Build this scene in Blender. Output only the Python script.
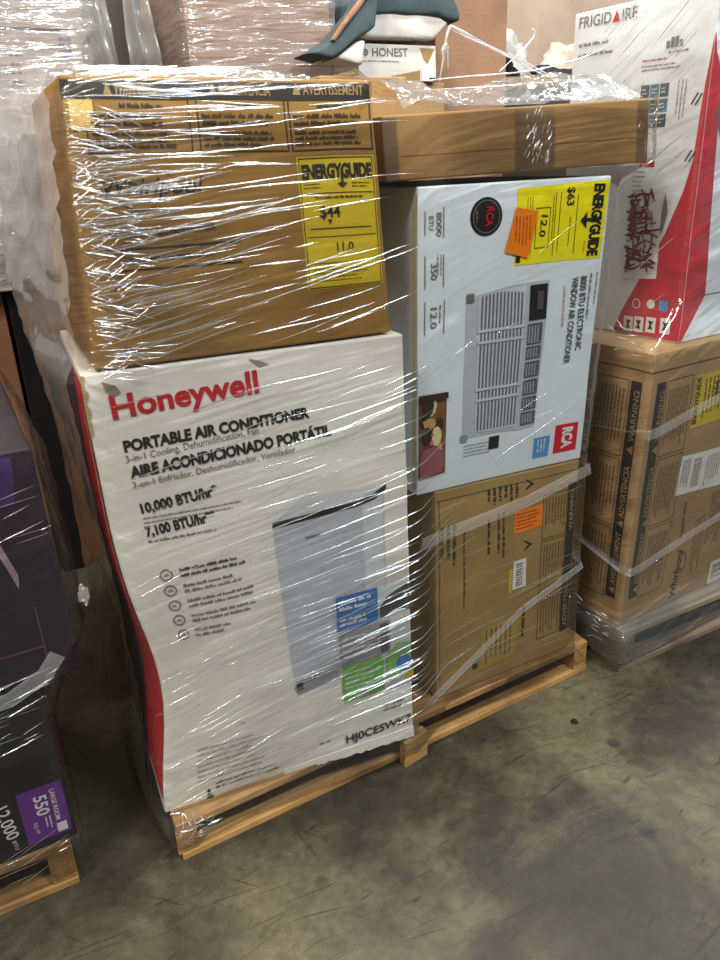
import bpy, bmesh, math, random
from mathutils import Vector, Matrix, noise

for o in list(bpy.data.objects):
    bpy.data.objects.remove(o, do_unlink=True)
SC = bpy.context.scene
COL = SC.collection

# ------------------------------------------------------------------ camera
def camera(pos, yaw, pitch, roll, fpx):
    f = Vector((math.sin(yaw) * math.cos(pitch), math.cos(yaw) * math.cos(pitch), math.sin(pitch)))
    r = Vector((math.cos(yaw), -math.sin(yaw), 0)); u = r.cross(f)
    r2 = r * math.cos(roll) + u * math.sin(roll); u2 = -r * math.sin(roll) + u * math.cos(roll)
    cd = bpy.data.cameras.new('camera'); co = bpy.data.objects.new('camera', cd); COL.objects.link(co)
    cd.sensor_fit = 'VERTICAL'; cd.sensor_height = 36; cd.lens = fpx * 36 / 960; cd.clip_start = .02
    m = Matrix((r2, u2, -f)).transposed().to_4x4(); m.translation = Vector(pos)
    co.matrix_world = m
    SC.camera = co
camera((-.1594, -1.131, 1.165), .4812, -.3909, -.0402, 766.0)

# ------------------------------------------------------------------ world, lamps, exposure
w = bpy.data.worlds.new('world'); SC.world = w; w.use_nodes = True
bg = w.node_tree.nodes['Background']; bg.inputs[0].default_value = (1, .96, .92, 1); bg.inputs[1].default_value = .035
def area(name, loc, target, size, power, color):
    l = bpy.data.lights.new(name, 'AREA'); l.shape = 'RECTANGLE'; l.size, l.size_y = size
    l.energy = power; l.color = color
    o = bpy.data.objects.new(name, l); COL.objects.link(o); o.location = loc
    o.rotation_euler = (Vector(target) - Vector(loc)).to_track_quat('-Z', 'Y').to_euler()
    return o
WARM = (1, .92, .81); COOL = (.86, .95, 1)
area('high_bay_lamp', (-2.2, -1.75, 4.4), (-2.2, -1.75, 0), (1.3, .5), 210, WARM)
area('high_bay_lamp', (1.3, -2.6, 4.4), (1.3, -2.6, 0), (1.3, .5), 250, COOL)
area('high_bay_lamp', (.2, .6, 4.4), (.2, .6, 0), (1.3, .5), 75, WARM)
area('high_bay_lamp', (3.0, .6, 4.4), (3.0, .6, 0), (1.3, .5), 100, COOL)
area('high_bay_lamp', (-1.6, 4.8, 4.4), (-1.6, 4.8, 0), (1.3, .5), 120, WARM)
area('high_bay_lamp', (1.6, 4.8, 4.4), (1.6, 4.8, 0), (1.3, .5), 120, COOL)
SC.view_settings.view_transform = 'Standard'; SC.view_settings.look = 'None'
SC.view_settings.gamma = 1; SC.view_settings.use_curve_mapping = False
SC.view_settings.exposure = .6
SC.cycles.transparent_max_bounces = 24
SC.cycles.sample_clamp_indirect = 4
SC.cycles.max_bounces = 8

# ------------------------------------------------------------------ materials
def srgb(r, g, b):
    def c(v):
        v /= 255.
        return v / 12.92 if v <= .04045 else ((v + .055) / 1.055) ** 2.4
    return (c(r), c(g), c(b), 1)
class NT:
    def __init__(s, name):
        s.m = bpy.data.materials.new(name); s.m.use_nodes = True
        s.t = s.m.node_tree; s.t.nodes.clear(); s.out = s.t.nodes.new('ShaderNodeOutputMaterial')
    def n(s, ty, **kw):
        nd = s.t.nodes.new(ty)
        for k, v in kw.items():
            if k.startswith('i_'):
                key = k[2:]; key = int(key) if key.isdigit() else key.replace('_', ' ')
                nd.inputs[key].default_value = v
            else: setattr(nd, k, v)
        return nd
    def l(s, a, b): s.t.links.new(a, b)
    def ramp(s, fac, stops):
        r = s.n('ShaderNodeValToRGB'); cr = r.color_ramp
        while len(cr.elements) < len(stops): cr.elements.new(.5)
        for e, (p, c) in zip(cr.elements, stops): e.position = p; e.color = c
        s.l(fac, r.inputs[0]); return r.outputs[0]
    def mix(s, fac, a, b, mode='MIX'):
        x = s.n('ShaderNodeMix', data_type='RGBA', blend_type=mode)
        if hasattr(fac, 'is_linked'): s.l(fac, x.inputs[0])
        else: x.inputs[0].default_value = fac
        for v, i in ((a, 6), (b, 7)):
            if hasattr(v, 'is_linked'): s.l(v, x.inputs[i])
            else: x.inputs[i].default_value = v
        return x.outputs[2]
_cache = {}
def plain(name, rgb, rough=.55, spec=.4, grain=.12):
    if name in _cache: return _cache[name]
    k = NT(name); p = k.n('ShaderNodeBsdfPrincipled'); c = srgb(*rgb)
    tc = k.n('ShaderNodeTexCoord'); nz = k.n('ShaderNodeTexNoise', i_Scale=40, i_Detail=4); k.l(tc.outputs['Object'], nz.inputs['Vector'])
    d = tuple(v * (1 - grain) for v in c[:3]) + (1,); b = tuple(min(1, v * (1 + grain)) for v in c[:3]) + (1,)
    k.l(k.mix(nz.outputs[0], d, b), p.inputs['Base Color'])
    p.inputs['Roughness'].default_value = rough; p.inputs['Specular IOR Level'].default_value = spec
    k.l(p.outputs[0], k.out.inputs[0]); _cache[name] = k.m; return k.m
def cardboard(name, rgb, vert=False, dark=.82):
    if name in _cache: return _cache[name]
    k = NT(name); p = k.n('ShaderNodeBsdfPrincipled'); c = srgb(*rgb)
    tc = k.n('ShaderNodeTexCoord')
    mp = k.n('ShaderNodeMapping'); mp.inputs['Scale'].default_value = (90, 90, 6) if vert else (6, 6, 90)
    k.l(tc.outputs['Object'], mp.inputs[0])
    fl = k.n('ShaderNodeTexNoise', i_Scale=1.6, i_Detail=3); k.l(mp.outputs[0], fl.inputs['Vector'])
    bl = k.n('ShaderNodeTexNoise', i_Scale=5, i_Detail=5); k.l(tc.outputs['Object'], bl.inputs['Vector'])
    d = tuple(v * dark for v in c[:3]) + (1,)
    c1 = k.mix(fl.outputs[0], d, c)
    st = k.ramp(bl.outputs[0], [(.35, (.8, .8, .8, 1)), (.65, (1.06, 1.06, 1.06, 1))])
    k.l(k.mix(1, c1, st, 'MULTIPLY'), p.inputs['Base Color'])
    p.inputs['Roughness'].default_value = .75; p.inputs['Specular IOR Level'].default_value = .2
    bp = k.n('ShaderNodeBump', i_Strength=.25, i_Distance=.002); k.l(fl.outputs[0], bp.inputs['Height']); k.l(bp.outputs[0], p.inputs['Normal'])
    k.l(p.outputs[0], k.out.inputs[0]); _cache[name] = k.m; return k.m
def coated(name, rgb, dirt=.12):
    if name in _cache: return _cache[name]
    k = NT(name); p = k.n('ShaderNodeBsdfPrincipled'); c = srgb(*rgb); tc = k.n('ShaderNodeTexCoord')
    a = k.n('ShaderNodeTexNoise', i_Scale=3.5, i_Detail=6, i_Roughness=.6); k.l(tc.outputs['Object'], a.inputs['Vector'])
    b = k.n('ShaderNodeTexNoise', i_Scale=60, i_Detail=3); k.l(tc.outputs['Object'], b.inputs['Vector'])
    d = (c[0] * (1 - dirt), c[1] * (1 - dirt * 1.1), c[2] * (1 - dirt * 1.3), 1)
    k.l(k.mix(k.ramp(a.outputs[0], [(.35, (1, 1, 1, 1)), (.62, (0, 0, 0, 1))]), c, d), p.inputs['Base Color'])
    p.inputs['Roughness'].default_value = .5; p.inputs['Specular IOR Level'].default_value = .35
    bp = k.n('ShaderNodeBump', i_Strength=.1, i_Distance=.001); k.l(b.outputs[0], bp.inputs['Height']); k.l(bp.outputs[0], p.inputs['Normal'])
    k.l(p.outputs[0], k.out.inputs[0]); _cache[name] = k.m; return k.m
def wood(name, rgb, axis):
    if name in _cache: return _cache[name]
    k = NT(name); p = k.n('ShaderNodeBsdfPrincipled'); c = srgb(*rgb); tc = k.n('ShaderNodeTexCoord')
    mp = k.n('ShaderNodeMapping'); s = [55, 55, 55]; s[axis] = 3; mp.inputs['Scale'].default_value = s
    k.l(tc.outputs['Object'], mp.inputs[0])
    g = k.n('ShaderNodeTexNoise', i_Scale=1.2, i_Detail=6, i_Distortion=.6); k.l(mp.outputs[0], g.inputs['Vector'])
    st = k.n('ShaderNodeTexNoise', i_Scale=6, i_Detail=5); k.l(tc.outputs['Object'], st.inputs['Vector'])
    d = tuple(v * .5 for v in c[:3]) + (1,)
    c1 = k.ramp(g.outputs[0], [(.3, d), (.6, c)])
    c2 = k.mix(1, c1, k.ramp(st.outputs[0], [(.38, (.55, .5, .45, 1)), (.55, (1, 1, 1, 1))]), 'MULTIPLY')
    k.l(c2, p.inputs['Base Color']); p.inputs['Roughness'].default_value = .7
    bp = k.n('ShaderNodeBump', i_Strength=.3, i_Distance=.002); k.l(g.outputs[0], bp.inputs['Height']); k.l(bp.outputs[0], p.inputs['Normal'])
    k.l(p.outputs[0], k.out.inputs[0]); _cache[name] = k.m; return k.m
def concrete():
    k = NT('worn_concrete'); p = k.n('ShaderNodeBsdfPrincipled'); tc = k.n('ShaderNodeTexCoord'); O = tc.outputs['Object']
    a = k.n('ShaderNodeTexNoise', i_Scale=1.7, i_Detail=8, i_Roughness=.62, i_Distortion=.4); k.l(O, a.inputs['Vector'])
    b = k.n('ShaderNodeTexNoise', i_Scale=14, i_Detail=7, i_Roughness=.65); k.l(O, b.inputs['Vector'])
    base = k.ramp(a.outputs[0], [(.34, srgb(33, 30, 22)), (.48, srgb(48, 43, 32)), (.64, srgb(88, 80, 60))])
    base = k.mix(.6, base, k.ramp(b.outputs[0], [(.32, (.5, .5, .5, 1)), (.62, (1.15, 1.15, 1.15, 1))]), 'MULTIPLY')
    c = k.n('ShaderNodeTexNoise', i_Scale=3.3, i_Detail=3); k.l(O, c.inputs['Vector'])
    patch = k.ramp(c.outputs[0], [(.42, (0, 0, 0, 1)), (.6, (1, 1, 1, 1))])
    d = k.n('ShaderNodeTexNoise', i_Scale=48, i_Detail=5, i_Roughness=.7); k.l(O, d.inputs['Vector'])
    base = k.mix(.5, base, k.ramp(d.outputs[0], [(.36, (.6, .6, .6, 1)), (.6, (1.2, 1.2, 1.2, 1))]), 'MULTIPLY')
    # round oil spots
    v = k.n('ShaderNodeTexVoronoi', i_Scale=9); k.l(O, v.inputs['Vector'])
    spot = k.ramp(v.outputs['Distance'], [(.10, (.75, .75, .75, 1)), (.17, (0, 0, 0, 1))])
    base = k.mix(k.mix(1, spot, patch, 'MULTIPLY'), base, srgb(30, 29, 24))
    # scuffs: sparse short streaks, most along the traffic direction
    for rot, sc_, lo, hi, amt in ((.08, (6, 120, 1), .65, .73, .6), (-.12, (3, 170, 1), .65, .71, .6), (-.85, (7, 110, 1), .68, .75, .5), (-1.4, (8, 44, 1), .67, .78, .35), (.22, (12, 70, 1), .66, .74, .65)):
        mp = k.n('ShaderNodeMapping'); mp.inputs['Rotation'].default_value = (0, 0, -rot); k.l(O, mp.inputs[0])
        wv = k.n('ShaderNodeTexNoise', i_Scale=3, i_Detail=1); k.l(O, wv.inputs['Vector'])
        of = k.mix(.05, mp.outputs[0], wv.outputs['Color'], 'LINEAR_LIGHT')
        m2 = k.n('ShaderNodeMapping'); m2.inputs['Scale'].default_value = sc_; m2.inputs['Location'].default_value = (rot * 7, rot * 3, 0); k.l(of, m2.inputs[0])
        s = k.n('ShaderNodeTexNoise', i_Scale=1, i_Detail=1.5); k.l(m2.outputs[0], s.inputs['Vector'])
        msk = k.ramp(s.outputs[0], [(lo, (0, 0, 0, 1)), (hi, (amt, amt, amt, 1))])
        base = k.mix(msk, base, srgb(20, 19, 16))
    k.l(base, p.inputs['Base Color'])
    k.l(k.ramp(b.outputs[0], [(.3, (.42, .42, .42, 1)), (.7, (.66, .66, .66, 1))]), p.inputs['Roughness'])
    p.inputs['Specular IOR Level'].default_value = .35
    bp = k.n('ShaderNodeBump', i_Strength=.25, i_Distance=.004); k.l(b.outputs[0], bp.inputs['Height']); k.l(bp.outputs[0], p.inputs['Normal'])
    k.l(p.outputs[0], k.out.inputs[0]); return k.m
def film(name, bump=1., gloss=.16, haze=.05, stretch=(2.2, 70), slant=.1, rough=.12, tint=(.97, .97, .97, 1)):
    """clear stretch film: mostly see-through, mirror-like wrinkles, faint milky haze"""
    if name in _cache: return _cache[name]
    k = NT(name)
    uv = k.n('ShaderNodeUVMap'); uv.uv_map = 'uv'
    mp = k.n('ShaderNodeMapping'); mp.inputs['Rotation'].default_value = (0, 0, -slant); mp.inputs['Scale'].default_value = (stretch[0], stretch[1], 1)
    k.l(uv.outputs[0], mp.inputs[0])
    # rotate first, stretch second
    mp.inputs['Scale'].default_value = (1, 1, 1)
    m2 = k.n('ShaderNodeMapping'); m2.inputs['Scale'].default_value = (stretch[0], stretch[1], 1); k.l(mp.outputs[0], m2.inputs[0])
    a = k.n('ShaderNodeTexNoise', i_Scale=1, i_Detail=3, i_Roughness=.55, i_Distortion=.5); k.l(m2.outputs[0], a.inputs['Vector'])
    b = k.n('ShaderNodeTexNoise', i_Scale=9, i_Detail=2); k.l(uv.outputs[0], b.inputs['Vector'])
    at = k.n('ShaderNodeAttribute', attribute_name='amount')
    mul = k.n('ShaderNodeMath', operation='MULTIPLY'); k.l(a.outputs[0], mul.inputs[0]); k.l(at.outputs['Fac'], mul.inputs[1])
    ad = k.n('ShaderNodeMath', operation='MULTIPLY_ADD'); k.l(b.outputs[0], ad.inputs[0]); ad.inputs[1].default_value = .6; k.l(mul.outputs[0], ad.inputs[2])
    bp = k.n('ShaderNodeBump', i_Strength=1, i_Distance=.009 * bump); k.l(ad.outputs[0], bp.inputs['Height'])
    gl = k.n('ShaderNodeBsdfGlossy', i_Roughness=rough); gl.inputs['Color'].default_value = (1, 1, 1, 1); k.l(bp.outputs[0], gl.inputs['Normal'])
    tr = k.n('ShaderNodeBsdfTransparent'); tr.inputs[0].default_value = tint
    df = k.n('ShaderNodeBsdfDiffuse'); df.inputs[0].default_value = (.85, .85, .85, 1); k.l(bp.outputs[0], df.inputs['Normal'])
    lw = k.n('ShaderNodeLayerWeight', i_Blend=.25); k.l(bp.outputs[0], lw.inputs['Normal'])
    fa = k.n('ShaderNodeMath', operation='MULTIPLY_ADD'); k.l(lw.outputs['Fresnel'], fa.inputs[0]); fa.inputs[1].default_value = .6; fa.inputs[2].default_value = gloss; fa.use_clamp = True
    hz = k.n('ShaderNodeMath', operation='MULTIPLY'); k.l(at.outputs['Fac'], hz.inputs[0]); hz.inputs[1].default_value = haze
    m1 = k.n('ShaderNodeMixShader'); k.l(hz.outputs[0], m1.inputs[0]); k.l(tr.outputs[0], m1.inputs[1]); k.l(df.outputs[0], m1.inputs[2])
    mm = k.n('ShaderNodeMixShader'); k.l(fa.outputs[0], mm.inputs[0]); k.l(m1.outputs[0], mm.inputs[1]); k.l(gl.outputs[0], mm.inputs[2])
    k.l(mm.outputs[0], k.out.inputs[0]); _cache[name] = k.m; return k.m
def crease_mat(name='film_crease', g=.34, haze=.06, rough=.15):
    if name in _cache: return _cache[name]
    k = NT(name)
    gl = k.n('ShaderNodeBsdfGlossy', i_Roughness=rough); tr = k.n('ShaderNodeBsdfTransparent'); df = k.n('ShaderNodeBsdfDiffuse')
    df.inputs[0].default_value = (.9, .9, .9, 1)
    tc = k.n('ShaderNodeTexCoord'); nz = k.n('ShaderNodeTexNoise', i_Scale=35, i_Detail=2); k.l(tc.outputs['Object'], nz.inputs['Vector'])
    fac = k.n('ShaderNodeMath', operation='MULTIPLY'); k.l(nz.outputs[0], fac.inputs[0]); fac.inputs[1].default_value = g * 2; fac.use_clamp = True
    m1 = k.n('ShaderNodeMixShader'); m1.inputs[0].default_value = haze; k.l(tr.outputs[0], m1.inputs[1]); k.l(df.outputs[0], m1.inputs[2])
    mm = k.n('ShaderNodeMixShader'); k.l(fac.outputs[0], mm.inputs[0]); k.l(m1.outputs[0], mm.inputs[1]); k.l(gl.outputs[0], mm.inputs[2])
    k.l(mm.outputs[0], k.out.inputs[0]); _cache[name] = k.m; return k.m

# ------------------------------------------------------------------ building helpers
def tag(o, label=None, cat=None, group=None, kind=None):
    for k, v in (('label', label), ('category', cat), ('group', group), ('kind', kind)):
        if v: o[k] = v
    return o
def thing(name, loc, label, cat, group=None):
    o = bpy.data.objects.new(name, None); o.empty_display_size = .05; COL.objects.link(o); o.location = loc
    return tag(o, label, cat, group)
def attach(o, parent):
    if parent is not None:
        o.parent = parent
        o.matrix_parent_inverse = Matrix.Identity(4)
        p = parent; off = Vector((0, 0, 0))
        while p is not None: off += p.location; p = p.parent
        o.location = -off          # vertices are in world metres, parents only translate
    return o
def mesh(name, verts, faces, mat, parent=None, smooth=False, uvs=None):
    # origin of every child lies at the world origin of its parent chain
    me = bpy.data.meshes.new(name); me.from_pydata([tuple(v) for v in verts], [], faces)
    if uvs is not None:
        ul = me.uv_layers.new(name='uv')
        for lp in me.loops: ul.data[lp.index].uv = uvs[lp.vertex_index]
    me.materials.append(mat)
    if smooth: me.polygons.foreach_set('use_smooth', [True] * len(me.polygons))
    me.update(); o = bpy.data.objects.new(name, me); COL.objects.link(o)
    return attach(o, parent)
def bar_verts(c, ax, ay, az, sx, sy, sz):
    c = Vector(c); return [c + ax * (i * sx / 2) + ay * (j * sy / 2) + az * (k_ * sz / 2) for k_ in (-1, 1) for j in (-1, 1) for i in (-1, 1)]
CUBE = [(0, 2, 3, 1), (4, 5, 7, 6), (0, 1, 5, 4), (2, 6, 7, 3), (0, 4, 6, 2), (1, 3, 7, 5)]
def bevel(o, w_=.003, seg=2):
    m = o.modifiers.new('bevel', 'BEVEL'); m.width = w_; m.segments = seg; m.limit_method = 'ANGLE'; m.angle_limit = math.radians(40)
    return o
X, Y, Z = Vector((1, 0, 0)), Vector((0, 1, 0)), Vector((0, 0, 1))

class Carton:
    """A hexahedral carton given by its four front corners (bl, br, tr, tl) and a depth vector."""
    def __init__(s, name, q, depth, mat, label, cat='box', n=14, bulge=.004, dent=.0018, seed=0, warp=None, topdepth=None, group=None, root=None, bev=.003):
        s.q = [Vector(p) for p in q]; s.d = Vector(depth); s.dt = Vector(topdepth) if topdepth else s.d
        s.bulge, s.dent, s.seed, s.warp = bulge, dent, seed, warp
        base = (s.q[0] + s.q[1]) / 2 + s.d / 2; base.z = min(s.q[0].z, s.q[1].z)
        s.root = root or thing(name, base, label, cat, group)
        V, F, ix = [], [], {}
        def vid(i, j, k):
            key = (i, j, k)
            if key not in ix:
                ix[key] = len(V); V.append(s.P(i / n, j / n, k / n))
            return ix[key]
        for a in range(n):
            for b in range(n):
                F.append((vid(a, b, 0), vid(a + 1, b, 0), vid(a + 1, b + 1, 0), vid(a, b + 1, 0)))
                F.append((vid(a, b, n), vid(a, b + 1, n), vid(a + 1, b + 1, n), vid(a + 1, b, n)))
                F.append((vid(0, a, b), vid(0, a + 1, b), vid(0, a + 1, b + 1), vid(0, a, b + 1)))
                F.append((vid(n, a, b), vid(n, a, b + 1), vid(n, a + 1, b + 1), vid(n, a + 1, b)))
                F.append((vid(a, n, b), vid(a + 1, n, b), vid(a + 1, n, b + 1), vid(a, n, b + 1)))
                F.append((vid(a, 0, b), vid(a, 0, b + 1), vid(a + 1, 0, b + 1), vid(a + 1, 0, b)))
        s.body = bevel(mesh('carton_body', V, F, mat, s.root), bev)
    def P(s, u, v, r):
        q = s.q
        p = q[0] * (1 - u) * (1 - v) + q[1] * u * (1 - v) + q[2] * u * v + q[3] * (1 - u) * v
        p = p + (s.d * (1 - v) + s.dt * v) * r
        nx = (q[1] - q[0]).normalized(); ny = -s.d.normalized(); nz = Z
        def bell(a): return max(0, 4 * a * (1 - a))
        B = s.bulge
        p = p + ny * B * bell(u) * bell(v) * (1 - 2 * r) + nx * B * bell(v) * bell(r) * (2 * u - 1)
        if s.dent:
            k = Vector((p.x * 9 + s.seed * 3.1, p.y * 9, p.z * 9))
            nv = noise.noise_vector(k) * s.dent; nv.z *= 1 if .05 < v < .95 else 0; p = p + nv
        if s.warp: p = s.warp(p, u, v, r)
        return p
    def face(s, which):
        if which == 'front': f = lambda a, b: s.P(a, b, 0); w_, h = (s.q[1] - s.q[0]).length, (s.q[3] - s.q[0]).length
        if which == 'left': f = lambda a, b: s.P(0, b, 1 - a); w_, h = s.d.length, (s.q[3] - s.q[0]).length
        if which == 'right': f = lambda a, b: s.P(1, b, a); w_, h = s.d.length, (s.q[2] - s.q[1]).length
        if which == 'top': f = lambda a, b: s.P(a, 1, b); w_, h = (s.q[2] - s.q[3]).length, s.d.length
        return Face(f, w_, h, s.root)

class Face:
    """Lays flat print on a carton face. (a, b) are fractions of its width and height."""
    def __init__(s, f, w_, h, root): s.f, s.w, s.h, s.root = f, w_, h, root
    def at(s, a, b, lift):
        e = .01; p = s.f(a, b); du = s.f(a + e, b) - s.f(a - e, b); dv = s.f(a, b + e) - s.f(a, b - e)
        return p + du.cross(dv).normalized() * lift
    def poly(s, name, pts, mat, layer=1, parent=None, n=1):
        """filled polygon of (a, b) points, cut finely enough to follow the face"""
        bm = bmesh.new(); vs = [bm.verts.new((a, b, 0)) for a, b in pts]; bm.faces.new(vs)
        bmesh.ops.triangulate(bm, faces=bm.faces[:])
        for _ in range(6):
            long_ = [e for e in bm.edges if math.hypot((e.verts[0].co.x - e.verts[1].co.x) * s.w, (e.verts[0].co.y - e.verts[1].co.y) * s.h) > .035]
            if not long_: break
            bmesh.ops.subdivide_edges(bm, edges=long_, cuts=1); bmesh.ops.triangulate(bm, faces=bm.faces[:])
        bm.verts.index_update()
        V = [s.at(v.co.x, v.co.y, .0007 * layer) for v in bm.verts]; F = [tuple(v.index for v in f.verts) for f in bm.faces]; bm.free()
        return mesh(name, V, F, mat, parent or s.root)
    def rect(s, name, a0, b0, a1, b1, mat, layer=1, parent=None, n=4):
        V, F = [], []; n = max(n, int(max((a1 - a0) * s.w, (b1 - b0) * s.h) / .03))
        for j in range(n + 1):
            for i in range(n + 1): V.append(s.at(a0 + (a1 - a0) * i / n, b0 + (b1 - b0) * j / n, .0007 * layer))
        for j in range(n):
            for i in range(n): k = j * (n + 1) + i; F.append((k, k + 1, k + n + 2, k + n + 1))
        return mesh(name, V, F, mat, parent or s.root)
    def rects(s, name, rs, mat, layer=1, parent=None):
        V, F = [], []
        for (a0, b0, a1, b1) in rs:
            nx = max(1, int((a1 - a0) * s.w / .03)); ny = max(1, int((b1 - b0) * s.h / .03)); k = len(V)
            for j in range(ny + 1):
                for i in range(nx + 1): V.append(s.at(a0 + (a1 - a0) * i / nx, b0 + (b1 - b0) * j / ny, .0007 * layer))
            for j in range(ny):
                for i in range(nx): c = k + j * (nx + 1) + i; F.append((c, c + 1, c + nx + 2, c + nx + 1))
        return mesh(name, V, F, mat, parent or s.root)
    def frame(s, name, a0, b0, a1, b1, t, mat, layer=1, parent=None):
        ta, tb = t / s.w, t / s.h
        return s.rects(name, [(a0, b0, a1, b0 + tb), (a0, b1 - tb, a1, b1), (a0, b0, a0 + ta, b1), (a1 - ta, b0, a1, b1)], mat, layer, parent)
    def text(s, string, p0, p1, height, mat, bold=0., shear=0., layer=2, parent=None, name='lettering', space=1.):
        """baseline from p0 to p1 (face fractions), capital letters `height` metres high"""
        cu = bpy.data.curves.new('t', 'FONT'); cu.body = string; cu.size = 1; cu.offset = bold; cu.shear = shear; cu.resolution_u = 3; cu.space_character = space
        ob = bpy.data.objects.new('t', cu); COL.objects.link(ob)
        dg = bpy.context.evaluated_depsgraph_get(); me = bpy.data.meshes.new_from_object(ob.evaluated_get(dg))
        vs = [v.co.copy() for v in me.vertices]; fs = [tuple(p.vertices) for p in me.polygons]
        bpy.data.objects.remove(ob, do_unlink=True); bpy.data.curves.remove(cu); bpy.data.meshes.remove(me)
        x0 = min(v.x for v in vs); x1 = max(v.x for v in vs); cap = .70
        A = Vector((p0[0] * s.w, p0[1] * s.h)); B = Vector((p1[0] * s.w, p1[1] * s.h)); D = B - A; L = D.length; D.normalize(); U = Vector((-D.y, D.x))
        V = []
        for v in vs:
            q = A + D * ((v.x - x0) / (x1 - x0) * L) + U * (v.y / cap * height)
            V.append(s.at(q.x / s.w, q.y / s.h, .0007 * layer))
        return mesh(name, V, fs, mat, parent or s.root)
    def words(s, a0, b0, a1, b1, lines, mat, seed=0, fill=.6, vertical=False, layer=2, parent=None, ragged=.3, name='small_print'):
        """rows of word-length marks for print too small to read"""
        rnd = random.Random(seed); R = []
        lines_len, across = ((a1 - a0) * s.w, (b1 - b0) * s.h) if not vertical else ((b1 - b0) * s.h, (a1 - a0) * s.w)
        lh = across / lines; lt = max(.0013, lh * fill * .55)
        for i in range(lines):
            end = lines_len * (1 - rnd.random() * ragged); t = 0; c = across - lh * (i + .5)
            while t < end:
                for _ in range(rnd.randint(3, 8)):
                    if t + lt > end: break
                    hh = lh * fill * rnd.choice((.62, .7, 1., 1.)) / 2; o_ = lh * fill / 2 - hh
                    if not vertical: R.append((a0 + t / s.w, b0 + (c - hh - o_) / s.h, a0 + (t + lt * .78) / s.w, b0 + (c + hh - o_) / s.h))
                    else: R.append((a0 + (c - hh - o_) / s.w, b1 - (t + lt * .78) / s.h, a0 + (c + hh - o_) / s.w, b1 - t / s.h))
                    t += lt
                t += lt * .9
                if t + lt > end: break
        return s.rects(name, R, mat, layer, parent)
    def ring(s, name, a, b, r0, r1, mat, layer=2, parent=None, ya=1., arc=(0, 1), n=28):
        V, F = [], []
        for i in range(n + 1):
            t = (arc[0] + (arc[1] - arc[0]) * i / n) * math.tau
            for r in (r0, r1): V.append(s.at(a + r * math.cos(t) / s.w, b + r * ya * math.sin(t) / s.h, .0007 * layer))
        for i in range(n): F.append((2 * i, 2 * i + 1, 2 * i + 3, 2 * i + 2))
        return mesh(name, V, F, mat, parent or s.root)

INK = plain('black_ink', (26, 25, 25), .5); GREYINK = plain('grey_ink', (112, 108, 104), .5); DARKINK = plain('brown_black_ink', (44, 36, 28), .6)
REDINK = plain('red_ink', (188, 22, 34), .45); WHITEINK = plain('white_ink', (226, 224, 220), .5)
KRAFTLT = plain('kraft_light_print', (158, 126, 84), .7); KRAFTTXT = plain('kraft_print', (92, 68, 44), .7); SILVER = plain('product_grey', (186, 188, 194), .45)
YELLOW = plain('energy_yellow', (240, 224, 18), .4); DULLYEL = plain('kraft_yellow', (206, 178, 30), .55)
ORANGE = plain('orange_sticker', (246, 128, 12), .5); BLUE = plain('panel_blue', (52, 108, 168), .45); GREEN = plain('panel_green', (104, 164, 62), .45)
KRAFT = cardboard('kraft_board', (160, 121, 60)); KRAFT2 = cardboard('kraft_board_dull', (168, 137, 84), vert=True); KRAFT3 = cardboard('kraft_board_pale', (176, 142, 96))
WHITE1 = coated('white_board_warm', (231, 226, 217)); WHITE2 = coated('white_board_cool', (224, 231, 235), .05); RAW = cardboard('raw_board_edge', (190, 158, 112))

# ------------------------------------------------------------------ the floor and the building
def quad(name, pts, mat, label=None):
    o = mesh(name, [Vector(p) for p in pts], [(0, 1, 2, 3)], mat); o['kind'] = 'structure'
    if label: o['label'] = label
    return o
quad('floor', [(-6, -6, 0), (9, -6, 0), (9, 7, 0), (-6, 7, 0)], concrete(), 'worn grey concrete warehouse floor with dark scuffs')
WALL = coated('painted_wall', (196, 178, 160), .15)
quad('wall_back', [(-6, 6.5, 0), (9, 6.5, 0), (9, 6.5, 5.5), (-6, 6.5, 5.5)], WALL, 'beige painted warehouse wall far behind the pallets')
quad('wall_left', [(-5.5, -6, 0), (-5.5, 7, 0), (-5.5, 7, 5.5), (-5.5, -6, 5.5)], WALL, 'beige painted warehouse wall on the left')
quad('wall_right', [(8.5, 7, 0), (8.5, -6, 0), (8.5, -6, 5.5), (8.5, 7, 5.5)], WALL, 'beige painted warehouse wall on the right')

# ------------------------------------------------------------------ pallets
def pallet(origin, yaw, lx, ly, h, cols, label, nt=7, nb=3, seed=1, nstr=3, rack=0., taper=0.):
    """origin: front left corner on the floor; stringers run front to back, boards across"""
    rnd = random.Random(seed); o = thing('wooden_pallet', origin, label, 'pallet')
    ax = Vector((math.cos(yaw), math.sin(yaw), 0)); ay = Vector((-math.sin(yaw) + rack, math.cos(yaw), 0)).normalized(); O = Vector(origin)
    tb = .016; mx, my = cols
    for i in range(nstr):
        x = .022 + (lx - .044) * i / (nstr - 1)
        sy = (ay + ax * (taper if i == 0 else 0)).normalized()
        bevel(mesh('stringer', bar_verts(O + ax * x + sy * ly / 2 + Z * h / 2, ax, sy, Z, .04, ly - .004, h - 2 * tb - .0004), CUBE, my, o), .002)
    def board(name, y, wd, z):
        j = rnd.uniform(-.004, .004); cut = taper * y
        bevel(mesh(name, bar_verts(O + ax * (lx / 2 + j + cut / 2) + ay * y + Z * z, ax, ay, Z, lx - cut, wd, tb), CUBE, mx, o), .002)
    for i in range(nt):
        board('deck_board', .05 + (ly - .1) * i / (nt - 1), .098 if i in (0, nt - 1) else .088, h - tb / 2)
    for i in range(nb):
        board('bottom_board', .05 + (ly - .1) * i / (nb - 1), .098, tb / 2)
    return o
W1 = (wood('pine_across', (166, 126, 72), 0), wood('pine_along', (176, 134, 74), 1))
W2 = (wood('weathered_across', (120, 104, 86), 0), wood('weathered_along', (112, 96, 78), 1))
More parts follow.
